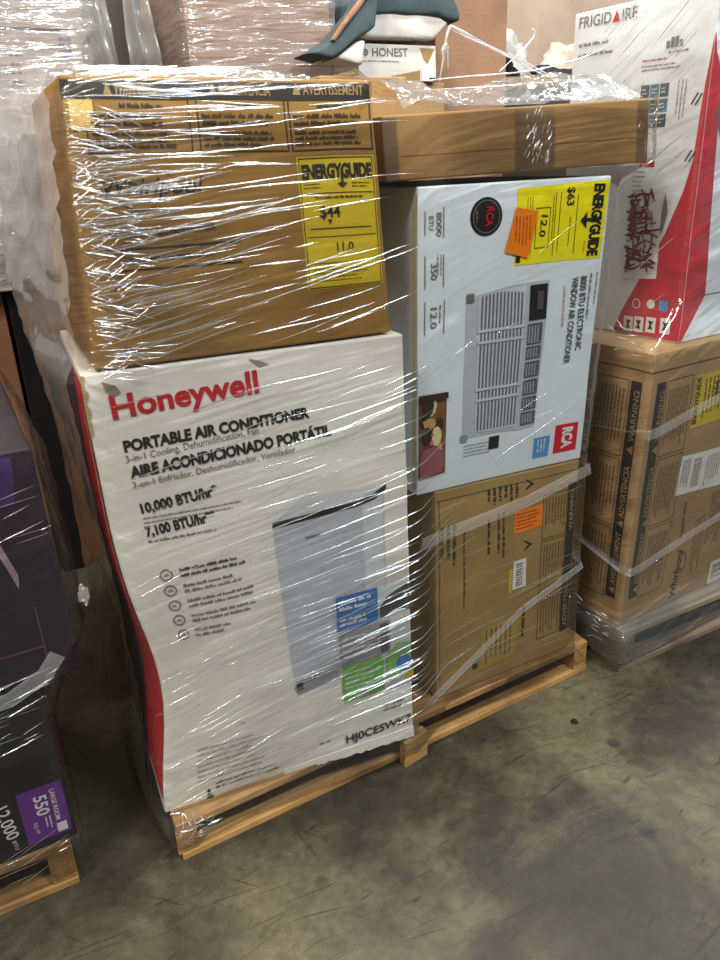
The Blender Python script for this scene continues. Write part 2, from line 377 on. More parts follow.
pallet((0, -.054, 0), .045, 1.03, 1.1, .0855, W1, 'pale pine pallet under the wrapped stack of boxes in the middle', nt=7, nb=4, seed=3, rack=.10, taper=.13)
pallet((1.092, -.055, 0), .0, 1.05, 1.0, .112, W2, 'dark weathered pallet under the tall kraft box on the right', seed=5)
pallet((-1.185, -.004, 0), .0, 1.02, 1.0, .10, W1, 'pine pallet under the black boxes at the left edge', seed=7)
o = thing('wood_block', (.505, -.035, 0), 'short tan wood offcut standing at the middle of the pine pallet front', 'wood block')
bevel(mesh('block', bar_verts((.508, -.047, .0335), Vector((.92, .1, .05)).normalized(), Vector((-.1, .99, 0)).normalized(), Z, .06, .022, .066), CUBE, W1[0], o), .003)

# ------------------------------------------------------------------ big white carton with the red logo
def honey_warp(p, u, v, r):
    # left edge is crushed inwards low down and flared at the bottom corner
    k = max(0, 1 - u * 2.2)
    x = .036 * math.exp(-((v - .33) / .22) ** 2) * k * (1 - .7 * r)
    p = p + Vector((x, 0, 0))
    p.y += .006 * math.sin(u * 9 + v * 4) * (1 - r) * v * (1 - v)
    return p
hb = Carton('appliance_carton', [(-.006, -.012, .0862), (.503, -.055, .0862), (.493, -.055, .904), (-.013, -.012, .904)], (.028, .38, 0), WHITE1,
            'large white carton with red logo and air conditioner picture, bottom left of the stack', n=18, bulge=.008, seed=1, warp=honey_warp)
F = hb.face('front')
F.text('Honeywell', (.067, .916), (.505, .927), .034, REDINK, bold=.028)
F.text('PORTABLE AIR CONDITIONER', (.081, .852), (.659, .861), .0170, INK, bold=.045)
F.text('3-in-1 Cooling, Dehumidification, Fan', (.08, .831), (.488, .845), .011, GREYINK)
F.text('AIRE ACONDICIONADO PORT\u00c1TIL', (.086, .80), (.726, .816), .0175, INK, bold=.045)
F.text('3-en-1 Enfriador, Deshumidificador, Ventilador', (.087, .779), (.60, .793), .0105, GREYINK)
F.text('10,000 BTU/hr*', (.099, .725), (.336, .737), .0165, INK, bold=.04)
F.words(.10, .700, .43, .719, 2, GREYINK, 3, fill=.35)
F.text('7,100 BTU/hr**', (.099, .676), (.317, .685), .0165, INK, bold=.04)
F.words(.10, .660, .33, .670, 1, GREYINK, 4, fill=.5)
for i in range(5):
    b = .588 - i * .0365
    F.ring('bullet_icon', .128, b, .0085, .0105, GREYINK, n=16)
    F.words(.128 - .008, b - .004, .128 + .01, b + .004, 1, GREYINK, 40 + i, ragged=0, name='bullet_mark')
    F.words(.172, b - .014, .172 + (.235, .2, .28, .26, .14)[i], b + .012, 2, INK if i == 0 else GREYINK, 10 + i, fill=.5)
# picture of the unit
pic = F.poly('product_picture', [(.500, .642), (.80, .652), (.895, .668), (.905, .66), (.90, .29), (.80, .235), (.52, .25)], SILVER, 1, n=3)
F.poly('unit_top', [(.502, .65), (.80, .661), (.912, .68), (.62, .70)], plain('product_top', (206, 206, 206), .45), 1, pic, n=2)
F.poly('front_strip', [(.498, .638), (.80, .648), (.87, .655), (.913, .672), (.913, .685), (.865, .669), (.80, .660), (.50, .652)], INK, 2, pic, n=2)
F.poly('side_shade', [(.82, .645), (.897, .66), (.895, .29), (.82, .245)], plain('product_grey_light', (206, 206, 210), .45), 2, pic, n=2)
F.poly('base_vent', [(.518, .235), (.53, .252), (.665, .262), (.70, .27), (.70, .225), (.53, .215)], plain('product_grey_dark', (138, 138, 142), .45), 2, pic, n=1)
F.rects('unit_badge', [(.61, .60, .66, .604)], GREYINK, 3, pic)
F.rect('caster_mark', .527, .228, .552, .247, INK, 3, pic)
pb = F.rect('blue_panel', .700, .350, .864, .440, BLUE, 4); F.words(.712, .40, .85, .432, 2, WHITEINK, 21, layer=5, parent=pb); F.words(.712, .36, .85, .385, 2, WHITEINK, 22, layer=5, parent=pb)
pg = F.rect('grey_panel', .703, .255, .91, .346, plain('panel_grey', (134, 132, 134), .45), 4); F.words(.715, .27, .85, .335, 4, WHITEINK, 23, layer=5, parent=pg, fill=.4); F.rect('remote_picture', .868, .262, .90, .34, plain('remote', (74, 74, 78), .4), 5, pg)
pn = F.rect('green_panel', .707, .152, .878, .251, GREEN, 4); F.words(.718, .17, .86, .24, 5, WHITEINK, 24, layer=5, parent=pn, fill=.35)
ph = F.rect('lifestyle_photo', .868, .15, .996, .436, plain('photo_pale', (196, 196, 196), .4), 3)
F.poly('photo_sofa', [(.87, .385), (.90, .41), (.996, .434), (.996, .36), (.93, .37), (.87, .352)], plain('photo_dark', (70, 68, 70), .4), 4, ph)
F.poly('photo_rug', [(.885, .25), (.94, .275), (.996, .27), (.996, .19), (.92, .17), (.885, .18)], plain('photo_green', (120, 160, 96), .4), 4, ph)
F.ring('photo_globe', .963, .215, 0, .016, BLUE, 6, ph, ya=1.2); F.ring('photo_ball', .985, .178, 0, .010, DULLYEL, 6, ph)
F.text('HJ0CESWK7', (.707, .030), (.99, .034), .0185, INK, bold=.02, layer=4)
F.words(.60, .048, .65, .06, 1, GREYINK, 31); F.words(.87, .085, .97, .11, 2, GREYINK, 32)
F.words(.125, .05, .40, .15, 7, plain('faint_print', (168, 158, 142), .5), 33, fill=.4)
F.words(.19, .02, .47, .045, 2, INK, 34, fill=.45)
F.poly('boot_mark', [(.150, .004), (.175, .002), (.178, .010), (.168, .014), (.168, .03), (.155, .03), (.158, .014)], INK, 3)
F.poly('scuff', [(.285, .19), (.31, .183), (.318, .178), (.30, .186)], INK, 2)
# raw torn edges of the board
def ragged_strip(face, name, along, t0, t1, mat, seed, n=40, horiz=True, layer=2):
    rnd = random.Random(seed); V, Fs = [], []
    for i in range(n + 1):
        k = i / n; a = along[0] + (along[1] - along[0]) * k
        lo = t0(k) + rnd.uniform(-.004, .004); hi = t1(k)
        for v in (lo, hi):
            V.append(face.at(a, v, .0009 * layer) if horiz else face.at(v, a, .0009 * layer))
    for i in range(n): Fs.append((2 * i, 2 * i + 2, 2 * i + 3, 2 * i + 1))
    return mesh(name, V, Fs, mat, face.root)
def flap(face, name, a0, a1, low, high, mat, seed, n=36):
    """ragged board skirt of real thickness hanging at the bottom of a face"""
    rnd = random.Random(seed); V, Fs = [], []
    for i in range(n + 1):
        a = a0 + (a1 - a0) * i / n; l = low(i / n) + .006 * noise.noise(Vector((i * .37, seed, 0))) + rnd.uniform(-.0025, .0025)
        V += [face.at(a, high, .0012), face.at(a, l, .003), face.at(a, l, .0002), face.at(a, high, .0002)]
    for i in range(n):
        b = 4 * i
        for j in range(4): Fs.append((b + j, b + (j + 1) % 4, b + 4 + (j + 1) % 4, b + 4 + j))
    Fs += [(0, 3, 2, 1), (4 * n, 4 * n + 1, 4 * n + 2, 4 * n + 3)]
    return mesh(name, V, Fs, mat, face.root)
flap(F, 'torn_bottom_edge', .45, 1.0, lambda k: -.004 - .014 * k, .012, WHITE1, 5)
flap(F, 'torn_raw_edge', .02, .46, lambda k: -.002 - .012 * math.sin(k * 3), .004, RAW, 6)
rn = random.Random(9); tc_ = [(-.002, 1.0)] + [(.004 + .011 * rn.random(), 1.0 - .11 * k / 11 - .004 * rn.random()) for k in range(11)] + [(-.002, .885)]
F.poly('torn_corner', tc_, RAW, 2)
F.poly('nick', [(.052, .985), (.088, .975), (.10, .962), (.075, .955), (.06, .968)], plain('nick_grey', (150, 136, 122)), 2)
F.poly('nick', [(.48, .992), (.515, .985), (.545, .976), (.51, .974)], plain('nick_grey', (150, 136, 122)), 2)
Lf = hb.face('left')
Lf.rect('red_side_panel', .68, .04, .99, .985, plain('red_side', (206, 22, 46), .4), 2, n=18)
Lf.rect('dark_side_panel', .0, .04, .68, .985, plain('plum_side', (44, 26, 44), .4), 2, n=18)
Lf.poly('bare_edge_strip', [(.94, .93), (.99, .93), (.99, .40), (.96, .60)], RAW, 3, n=2)

# ------------------------------------------------------------------ kraft carton on top left
wb = Carton('appliance_carton', [(.008, -.012, .908), (.476, -.045, .908), (.457, -.035, 1.278), (.025, -.005, 1.283)], (.02, .44, 0), KRAFT,
            'wrinkle-wrapped kraft carton with black warning band and yellow label, top left of the stack', n=14, bulge=.005, seed=2)
F = wb.face('front')
band = F.rect('warning_band', .0, .925, .99, .985, DARKINK, 1, n=10)
F.text('\u25b2 ADVERTENCIA', (.44, .94), (.64, .94), .0135, KRAFTLT, bold=.015, parent=band)
F.text('\u25b2 AVERTISSEMENT', (.715, .945), (.965, .945), .0135, KRAFTLT, bold=.015, parent=band)
F.text('\u25b2 WARNING', (.12, .94), (.27, .94), .0135, KRAFTLT, bold=.015, parent=band)
for a0, a1, sd in ((.06, .37, 1), (.392, .684, 2), (.694, .988, 3)):
    p = F.frame('warning_panel', a0, .748, a1, .982, .0022, DARKINK, 1)
    F.words(a0 + .1, .895, a1 - .08, .918, 1, DARKINK, sd, parent=p, ragged=0); F.words(a0 + .015, .835, a1 - .015, .885, 2, DARKINK, sd + 5, parent=p); F.words(a0 + .015, .765, a1 - .015, .825, 3, DARKINK, sd + 9, parent=p)
def script_logo(F, p0, p1, h, mat):
    l = F.text('Whirlpool', p0, p1, h, mat, bold=.012, shear=.25, name='script_logo')
    am, bm_ = (p0[0] + p1[0]) / 2, (p0[1] + p1[1]) / 2
    return l
lg = script_logo(F, (.086, .617), (.39, .615), .021, DARKINK)
F.ring('logo_swoosh', .24, .64, .030, .0318, DARKINK, 2, lg, ya=.7, arc=(-.05, .34)); F.ring('logo_swoosh', .19, .62, .030, .0318, DARKINK, 2, lg, ya=.7, arc=(.55, .88))
F.text('ROOM AIR CONDITIONER', (.091, .472), (.414, .479), .009, DARKINK, bold=.012)
F.rects('rule_line', [(.07, .426, .49, .434), (.07, .35, .49, .357)], DARKINK, 1)
F.words(.14, .38, .40, .405, 1, DARKINK, 8, ragged=0)
F.rect('handle_patch', .018, .825, .085, .92, plain('tape_yellow', (216, 178, 96)), 2)
def energy(F, a0, b0, a1, b1, mat, big, small, ink=INK, layer=1):
    e = F.rect('energy_label', a0, b0, a1, b1, mat, layer); W_, H = a1 - a0, b1 - b0
    F.frame('label_border', a0 + .02 * W_, b0 + .01 * H, a1 - .02 * W_, b1 - .01 * H, .0012, ink, layer + 1, e)
    F.text('ENERGYGUIDE', (a0 + .05 * W_, b0 + .84 * H), (a1 - .04 * W_, b0 + .84 * H), .019, ink, bold=.055, parent=e, layer=layer + 1)
    am = a0 + .56 * W_
    F.poly('label_arrow', [(am - .004, b0 + .9 * H), (am + .004, b0 + .9 * H), (am + .004, b0 + .80 * H), (am + .02, b0 + .80 * H), (am, b0 + .765 * H), (am - .02, b0 + .80 * H), (am - .004, b0 + .80 * H)], ink, layer + 2, e)
    F.words(a0 + .06 * W_, b0 + .76 * H, a0 + .36 * W_, b0 + .81 * H, 2, ink, 2, parent=e, layer=layer + 1, fill=.4); F.words(a0 + .68 * W_, b0 + .76 * H, a0 + .94 * W_, b0 + .81 * H, 2, ink, 3, parent=e, layer=layer + 1, fill=.4)
    F.words(a0 + .2 * W_, b0 + .68 * H, a0 + .82 * W_, b0 + .71 * H, 1, ink, 4, parent=e, layer=layer + 1, ragged=0)
    F.rects('label_rule', [(a0 + .05 * W_, b0 + .725 * H, a1 - .05 * W_, b0 + .731 * H), (a0 + .1 * W_, b0 + .46 * H, a1 - .1 * W_, b0 + .467 * H), (a0 + .05 * W_, b0 + .40 * H, a1 - .05 * W_, b0 + .405 * H), (a0 + .05 * W_, b0 + .2 * H, a1 - .05 * W_, b0 + .205 * H)], ink, layer + 1, e)
    F.text(big, (a0 + .24 * W_, b0 + .545 * H), (a0 + .50 * W_, b0 + .545 * H), .017, ink, bold=.02, parent=e, layer=layer + 1)
    F.poly('label_pointer', [(a0 + .33 * W_, b0 + .53 * H), (a0 + .39 * W_, b0 + .53 * H), (a0 + .36 * W_, b0 + .49 * H)], ink, layer + 1, e)
    F.text(small, (a0 + .42 * W_, b0 + .29 * H), (a0 + .64 * W_, b0 + .29 * H), .0125, ink, bold=.015, parent=e, layer=layer + 1)
    F.words(a0 + .1 * W_, b0 + .05 * H, a1 - .1 * W_, b0 + .17 * H, 4, ink, 6, parent=e, layer=layer + 1, fill=.35)
    return e
energy(F, .704, .218, .984, .727, DULLYEL, '$44', '11.0', DARKINK)

# ------------------------------------------------------------------ white carton lying on its side, right column
rb = Carton('appliance_carton', [(.552, 0, .5792), (.963, 0, .567), (.988, 0, 1.128), (.559, 0, 1.127)], (.0, .40, 0), WHITE2,
            'white carton turned on its side with grille picture and bright yellow label', n=14, bulge=.004, seed=3)
F = rb.face('front')
u = F.poly('product_picture', [(.238, .655), (.33, .664), (.45, .678), (.56, .682), (.69, .682), (.66, .17), (.56, .17), (.44, .178), (.236, .175)], SILVER, 1, n=2)
F.poly('grille_field', [(.30, .655), (.42, .669), (.556, .675), (.545, .188), (.42, .186), (.305, .192)], plain('grille_light', (200, 202, 206), .4), 2, u, n=1)
R = []
for i in range(12):
    a = .315 + i * .0195; R.append((a, .197, a + .0085, .655 + .008 * math.sin(i * .3)))
F.rects('grille_slot', R, plain('grille_dark', (104, 106, 110), .4), 3, u)
for y_ in (.30, .338, .50, .538): F.rect('grille_bar', .30, y_, .553, y_ + .010, plain('grille_light', (200, 202, 206), .4), 4, u, n=1)
F.rect('display_window', .578, .556, .678, .672, INK, 3, u); F.rect('display_digit', .62, .59, .655, .65, plain('disp', (84, 74, 74), .3), 4, u)
for y0, y1 in ((.475, .545), (.425, .468), (.36, .415), (.295, .35), (.24, .287), (.185, .232)):
    F.frame('control_button', .574, y0, .66, y1, .003, plain('btn_dark', (92, 94, 98), .4), 3, u)
    F.rects('button_mark', [(.59 + .017 * q, y0 + .008, .598 + .017 * q, y1 - .008) for q in range(4)], plain('btn_dark', (92, 94, 98), .4), 3, u)
F.rect('bracket', .236, .64, .275, .668, GREYINK, 3, u); F.rect('bracket', .226, .165, .265, .19, plain('bracket_blue', (128, 146, 178)), 3, u)
F.text('8000 BTU ELECTRONIC', (.872, .682), (.882, .425), .0155, INK, bold=.01)
F.text('WINDOW AIR CONDITIONER', (.822, .682), (.815, .384), .0155, INK, bold=.01)
F.text('CLIMATISEUR DE FENETRE', (.772, .654), (.775, .52), .006, REDINK)
F.words(.925, .52, .945, .69, 1, GREYINK, 3, vertical=True); F.words(.965, .57, .98, .69, 1, GREYINK, 4, vertical=True)
q_ = F.rect('red_logo_box', .804, .045, .955, .153, plain('logo_red', (206, 20, 52), .4), 1); F.text('RCA', (.855, .14), (.855, .06), .026, WHITEINK, bold=.05, parent=q_)
q_ = F.rect('blue_star_box', .671, .043, .772, .121, plain('star_blue', (78, 150, 206), .4), 1); F.words(.69, .05, .75, .112, 3, WHITEINK, 5, vertical=True, parent=q_); 
ph = F.rect('lifestyle_photo', .006, .067, .15, .355, plain('photo_brown', (118, 84, 54), .4), 1)
rn = random.Random(4)
for i in range(16):
    c = rn.choice([('photo_cream', (224, 204, 150)), ('photo_rust', (140, 66, 48)), ('photo_deep', (52, 36, 30)), ('photo_pink', (176, 108, 116)), ('photo_tan', (190, 150, 100))])
    a, b = rn.uniform(.03, .125), rn.uniform(.16, .33)
    F.ring('photo_patch', a, b, 0, rn.uniform(.006, .014), plain(c[0], c[1], .4), 2 + i % 5, ph, ya=rn.uniform(.7, 2), n=9)
F.poly('photo_flowers', [(.006, .067), (.12, .075), (.14, .10), (.11, .13), (.13, .15), (.09, .175), (.03, .165), (.006, .14)], plain('photo_rose', (150, 84, 92), .4), 7, ph)
F.rect('photo_dark_bar', .006, .335, .152, .357, plain('photo_deep', (52, 36, 30), .4), 7, ph)
F.words(.25, .105, .42, .155, 4, GREYINK, 9, vertical=False, fill=.35); F.rect('small_icon', .395, .118, .455, .165, INK, 2)
dial = F.ring('round_badge', .325, .90, 0, .0325, INK, 1, ya=1., n=36); F.text('RCA', (.325, .93), (.32, .87), .014, REDINK, bold=.03, parent=dial, layer=3)
F.ring('badge_ring', .325, .90, .026, .0275, GREYINK, 2, dial); F.words(.27, .88, .285, .92, 1, GREYINK, 3, vertical=True, parent=dial)
for r_ in ((.03, .86, .034, .93), (.118, .85, .122, .94), (.03, .70, .034, .80), (.118, .70, .122, .80), (.03, .555, .034, .66), (.125, .555, .129, .66)): F.rect('spec_rule', *r_, GREYINK, 2, n=1)
F.text('8000', (.085, .925), (.085, .855), .0105, GREYINK, bold=.01); F.text('BTU', (.05, .915), (.05, .875), .009, GREYINK, bold=.01)
F.text('350', (.06, .775), (.06, .725), .012, GREYINK, bold=.01); F.words(.085, .715, .115, .80, 2, GREYINK, 6, vertical=True, fill=.4)
F.text('12.0', (.06, .64), (.06, .575), .013, GREYINK, bold=.01); F.words(.095, .58, .12, .645, 1, GREYINK, 7, vertical=True, fill=.4)
e = F.poly('energy_label', [(.478, .742), (.974, .738), (.994, .988), (.482, .978)], YELLOW, 1, n=2)
F.text('ENERGYGUIDE', (.905, .978), (.895, .748), .024, INK, bold=.055, parent=e)
F.poly('label_arrow', [(.958, .872), (.958, .862), (.872, .862), (.872, .84), (.835, .867), (.872, .894), (.872, .872)], INK, 3, e)
F.text('$63', (.752, .972), (.752, .915), .016, INK, bold=.025, parent=e)
F.text('12.0', (.617, .893), (.608, .826), .014, INK, bold=.02, parent=e)
F.frame('label_box', .585, .79, .665, .915, .0012, INK, 2, e); F.rects('label_rule', [(.69, .76, .693, .96), (.715, .77, .718, .96), (.81, .76, .813, .95), (.87, .76, .872, .80)], INK, 2, e)
F.words(.77, .77, .785, .88, 1, INK, 12, vertical=True, parent=e, fill=.4); F.words(.675, .80, .685, .95, 1, INK, 13, vertical=True, parent=e, fill=.5)
F.words(.53, .765, .57, .95, 3, INK, 14, vertical=True, parent=e, fill=.25); F.rect('label_corner_mark', .485, .75, .51, .775, INK, 2, e)
og = F.poly('orange_sticker', [(.422, .788), (.548, .762), (.594, .905), (.472, .922)], ORANGE, 4, n=1)
F.words(.465, .79, .56, .895, 5, plain('orange_dark', (160, 78, 8)), 15, vertical=True, parent=og, layer=5, fill=.35)
Lf = rb.face('left'); Lf.rect('edge_tape', .96, .02, .995, .98, coated('yellowed_tape', (206, 196, 172)), 1)

# ------------------------------------------------------------------ kraft carton under it
cb = Carton('appliance_carton', [(.598, 0, .0858), (.966, 0, .0868), (.962, 0, .5650), (.592, 0, .5770)], (0, .44, 0), KRAFT2,
            'kraft carton with orange sticker and white barcode, bottom right of the stack', n=12, bulge=.004, seed=4)
F = cb.face('front')
F.rects('crease_line', [(.02, .02, .025, .96), (.0, .955, 1, .958)], KRAFTTXT, 1)
bk = F.rect('warning_band', .925, .11, .99, .90, DARKINK, 1)
F.text('ADVERTENCIA', (.975, .14), (.972, .42), .012, KRAFTLT, bold=.01, parent=bk); F.text('WARNING', (.975, .66), (.972, .86), .012, KRAFTLT, bold=.01, parent=bk)
for y0, y1, sd in ((.12, .40, 1), (.41, .64, 2), (.65, .87, 3)):
    p = F.frame('warning_panel', .735, y0, .92, y1, .0015, DARKINK, 1); F.words(.75, y0 + .02, .91, y1 - .02, 7, KRAFTTXT, sd, vertical=True, parent=p, fill=.4)
st = F.poly('orange_sticker', [(.524, .722), (.738, .722), (.735, .832), (.53, .828)], ORANGE, 1); F.words(.54, .735, .725, .82, 5, plain('orange_dark', (160, 78, 8)), 17, parent=st, layer=2, fill=.4)
st = F.poly('barcode_sticker', [(.525, .442), (.63, .442), (.622, .588), (.527, .588)], plain('label_white', (226, 222, 212)), 1); F.words(.55, .455, .60, .575, 9, INK, 18, parent=st, layer=2, fill=.5, ragged=0, name='barcode')
F.rect('yellow_strip', .495, .43, .522, .555, plain('dull_yellow', (196, 170, 60)), 1)
for a, b in ((.62, .66), (.62, .95)):
    F.poly('marker_triangle', [(a - .02, b - .035), (a + .045, b - .012), (a - .02, b + .018), (a - .012, b + .008), (a + .02, b - .01), (a - .012, b - .022)], INK, 1)
for i, (a0, b0, a1, b1, n_) in enumerate(((.33, .62, .37, .82, 1), (.40, .62, .47, .84, 2), (.02, .64, .14, .84, 3), (.60, .12, .64, .34, 1), (.33, .88, .56, .96, 6), (.17, .35, .20, .80, 1))):
    F.words(a0, b0, a1, b1, n_, DARKINK if i != 5 else KRAFTTXT, 30 + i, vertical=True, fill=.45)
yl = F.poly('faded_yellow_label', [(.29, .07), (.56, .09), (.60, .30), (.32, .30)], plain('faded_yellow', (168, 140, 70)), 1); F.words(.33, .09, .54, .28, 6, KRAFTTXT, 41, parent=yl, layer=2, vertical=True, fill=.3)
F.rect('stamp_mark', .25, .09, .285, .118, DARKINK, 2)

# ------------------------------------------------------------------ long flat carton on top right
fb = Carton('flat_carton', [(.499, -.004, 1.1368), (1.078, 0, 1.148), (1.068, 0, 1.258), (.491, -.004, 1.232)], (.01, .46, 0), cardboard('kraft_board_plain', (148, 112, 66)),
            'long flat plain kraft carton with clear tape on top of the white carton', n=14, bulge=.003, seed=6)
F = fb.face('front')
tape = film('packing_tape', bump=.5, gloss=.015, haze=.03, stretch=(30, 4), slant=0)
def uvrect(F, name, a0, b0, a1, b1, mat, layer=2, n=6, parent=None):
    n = max(n, int(max((a1 - a0) * F.w, (b1 - b0) * F.h) / .03)); o = F.rect(name, a0, b0, a1, b1, mat, layer, parent, n=n); me = o.data; ul = me.uv_layers.new(name='uv')
    for lp in me.loops:
        i, j = lp.vertex_index % (n + 1), lp.vertex_index // (n + 1); ul.data[lp.index].uv = ((a0 + (a1 - a0) * i / n) * F.w, (b0 + (b1 - b0) * j / n) * F.h)
    at = me.attributes.new('amount', 'FLOAT', 'POINT'); at.data.foreach_set('value', [.8] * len(me.vertices)); return o
uvrect(F, 'clear_tape', .445, .0, .60, 1.0, tape); uvrect(F, 'clear_tape', .0, .02, .045, .98, tape); uvrect(F, 'clear_tape', .945, .02, .995, .98, tape)
F.rects('flap_seam', [(.05, .38, .45, .388), (.60, .40, .945, .408)], KRAFTTXT, 1)

# ------------------------------------------------------------------ cartons in the back row of the same pallet
Carton('kraft_carton', [(.62, .47, .90), (.832, .47, .90), (.832, .47, 1.337), (.62, .47, 1.337)], (0, .3, 0), KRAFT3, 'pale kraft carton peeking out behind the flat carton', n=4, seed=8)
Carton('shaded_carton', [(.035, .48, .086), (.54, .48, .086), (.54, .48, .86), (.035, .48, .86)], (.04, .50, 0), coated('shaded_grey_board', (58, 55, 60)), 'dark grey carton deep in the stack behind the red-sided carton', n=4, seed=9)  # dark bluish grey carries the shade and reflection of the gap
Carton('shaded_carton', [(.016, .48, .8625), (.52, .48, .8625), (.52, .48, 1.24), (.03, .48, 1.24)], (.04, .50, 0), coated('shaded_brown_board', (92, 86, 82)), 'brownish grey carton behind the kraft carton, seen through the side film', n=4, seed=10)  # board colour darkened to hold the shadow on this side
Carton('kraft_carton', [(.60, .47, .086), (.96, .47, .086), (.96, .47, .898), (.60, .47, .898)], (0, .52, 0), KRAFT2, 'kraft carton hidden behind the right column of the stack', n=4, seed=11)

# ------------------------------------------------------------------ right pallet load
th = math.radians(4); ex = Vector((math.cos(th), math.sin(th), 0)); ey = Vector((-math.sin(th), math.cos(th), 0))
c0 = Vector((1.101, -.028, .1135)); t0 = Vector((1.122, -.030, .775))
lb = Carton('appliance_carton', [c0, c0 + ex * .6, t0 + ex * .6, t0], ey * .45, KRAFT3, 'tall kraft carton strapped with film bands on the right pallet', n=12, bulge=.004, seed=12)
def side_print(F, flip):
    # black warning band next to the corner, three panels of small print beside it
    m = (lambda a: 1 - a) if flip else (lambda a: a)
    s_ = .6 / .45 if flip else 1
    def R(a): return m(a * s_)
    lo, hi = sorted((R(.035), R(.082))); b = F.rect('warning_band', lo, .10, hi, .90, INK, 1)
    mid = (lo * .25 + hi * .75)
    for tx, y0, y1 in (('\u25b2 WARNING', .65, .87), ('\u25b2 ADVERTENCIA', .38, .61), ('\u25b2 AVERTISSEMENT', .12, .36)):
        F.text(tx, (mid + .008, y0), (mid + .008, y1), .014, KRAFTLT, bold=.01, parent=b)
    for y0, y1, sd in ((.09, .365, 1), (.375, .625, 2), (.635, .90, 3)):
        lo, hi = sorted((R(.09), R(.24))); p = F.frame('warning_panel', lo, y0, hi, y1, .0015, DARKINK, 1)
        F.words(lo + .015, y0 + .02, hi - .015, y1 - .03, 8, KRAFTTXT, sd + 50, vertical=True, parent=p, fill=.42)
F = lb.face('front'); side_print(F, False)
F.rects('flap_line', [(.0, .935, 1, .94)], KRAFTTXT, 1)
e = F.rect('energy_label', .258, .705, .50, .892, DULLYEL, 1); F.text('ENERGYGUIDE', (.287, .72), (.287, .885), .014, INK, bold=.03, parent=e); F.words(.31, .72, .45, .875, 6, INK, 3, vertical=True, parent=e, fill=.35); F.text('$66', (.40, .80), (.40, .86), .014, INK, bold=.02, parent=e, layer=3)
wl = F.poly('shipping_label', [(.232, .46), (.52, .44), (.50, .597), (.24, .607)], plain('label_white', (226, 222, 212)), 1, n=1)
F.words(.25, .47, .30, .59, 5, INK, 4, vertical=True, parent=wl, fill=.4); F.words(.32, .47, .37, .585, 12, INK, 5, parent=wl, fill=.5, ragged=0, name='barcode'); F.words(.40, .46, .49, .58, 7, GREYINK, 6, vertical=True, parent=wl, fill=.4)
lg = script_logo(F, (.345, .02), (.345, .225), .024, DARKINK); F.ring('logo_swoosh', .325, .16, .03, .032, DARKINK, 2, lg, ya=1.1, arc=(-.2, .2))
F.words(.40, .08, .47, .33, 4, KRAFTTXT, 7, vertical=True, fill=.4); F.words(.30, .24, .33, .42, 1, KRAFTTXT, 8, vertical=True); F.words(.48, .15, .58, .42, 5, KRAFTTXT, 9, vertical=True, fill=.4)
w2 = F.rect('barcode_sticker', .565, .0, .72, .10, plain('label_white', (226, 222, 212)), 1); F.words(.58, .015, .70, .085, 9, INK, 10, parent=w2, ragged=0, vertical=True, name='barcode')
F = lb.face('left'); side_print(F, True)
F.rects('flap_line', [(.0, .935, 1, .94)], KRAFTTXT, 1)

n0 = Vector((1.234, .008, .7755)); n1 = Vector((1.234, .008, 1.455))
fr = Carton('appliance_carton', [n0, n0 + ex * .45, n1 + ex * .45, n1], ey * .36, WHITE2, 'tall white carton with red swoosh corner standing on the right kraft carton', n=12, bulge=.003, seed=13)
F = fr.face('left'); K = .978
SW = plain('swoosh_red', (190, 20, 44), .4)
F.poly('red_swoosh', [(a, b * K) for a, b in ((.999, .90), (.975, .77), (.965, .697), (.955, .56), (.918, .475), (.823, .339), (.706, .223), (.56, .081), (.50, .005), (.999, .005))], SW, 1, n=3)
tx = F.text('FRIGID', (.04, .955), (.292, .954), .0215, GREYINK, bold=.008); F.text('IRE', (.376, .953), (.484, .953), .0215, GREYINK, bold=.008)
F.poly('logo_triangle', [(.305, .953), (.362, .953), (.334, .985)], REDINK, 3, tx)
F.words(.05, .895, .30, .915, 1, GREYINK, 1, fill=.5, ragged=0); F.words(.05, .865, .45, .885, 1, GREYINK, 2, fill=.5)
bx_ = F.words(.70, .855, .84, .885, 1, GREYINK, 3, ragged=0, fill=.9); F.words(.72, .84, .85, .85, 1, GREYINK, 4, ragged=0)
F.words(.55, .826, .72, .836, 1, REDINK, 5, ragged=0); F.words(.55, .80, .85, .82, 2, GREYINK, 6, fill=.5)
TEAL = plain('tile_teal', (66, 120, 138), .4)
for i in range(3):
    for j in range(3):
        b0 = .728 - j * .042; a0 = .555 + i * .066
        t_ = F.rect('feature_tile', a0, b0, a0 + .06, b0 + .036, TEAL if (i + j) % 2 else plain('tile_slate', (56, 84, 98), .4), 1, n=1); F.words(a0 + .01, b0 + .008, a0 + .05, b0 + .028, 2, WHITEINK, i + j * 3, parent=t_, layer=2, fill=.4)
F.words(.80, .655, .87, .77, 3, GREYINK, 8, vertical=True, fill=.35)
for b in (.70, .545): F.poly('dash_mark', [(.90, b), (.91, b), (.945, b + .03), (.935, b + .03)], INK, 2); F.poly('dash_mark', [(.925, b - .003), (.935, b - .003), (.97, b + .027), (.96, b + .027)], INK, 2)
F.rect('red_bar', .60, .532, .705, .548, REDINK, 1, n=1); F.words(.56, .455, .66, .525, 5, GREYINK, 9, fill=.35)
bcode = F.poly('scribbled_label', [(.545, .185), (.80, .195), (.782, .445), (.558, .44)], WHITEINK, 2)
rn = random.Random(7); MAROON = plain('maroon_marker', (112, 14, 40), .4); V = []; Fc = []
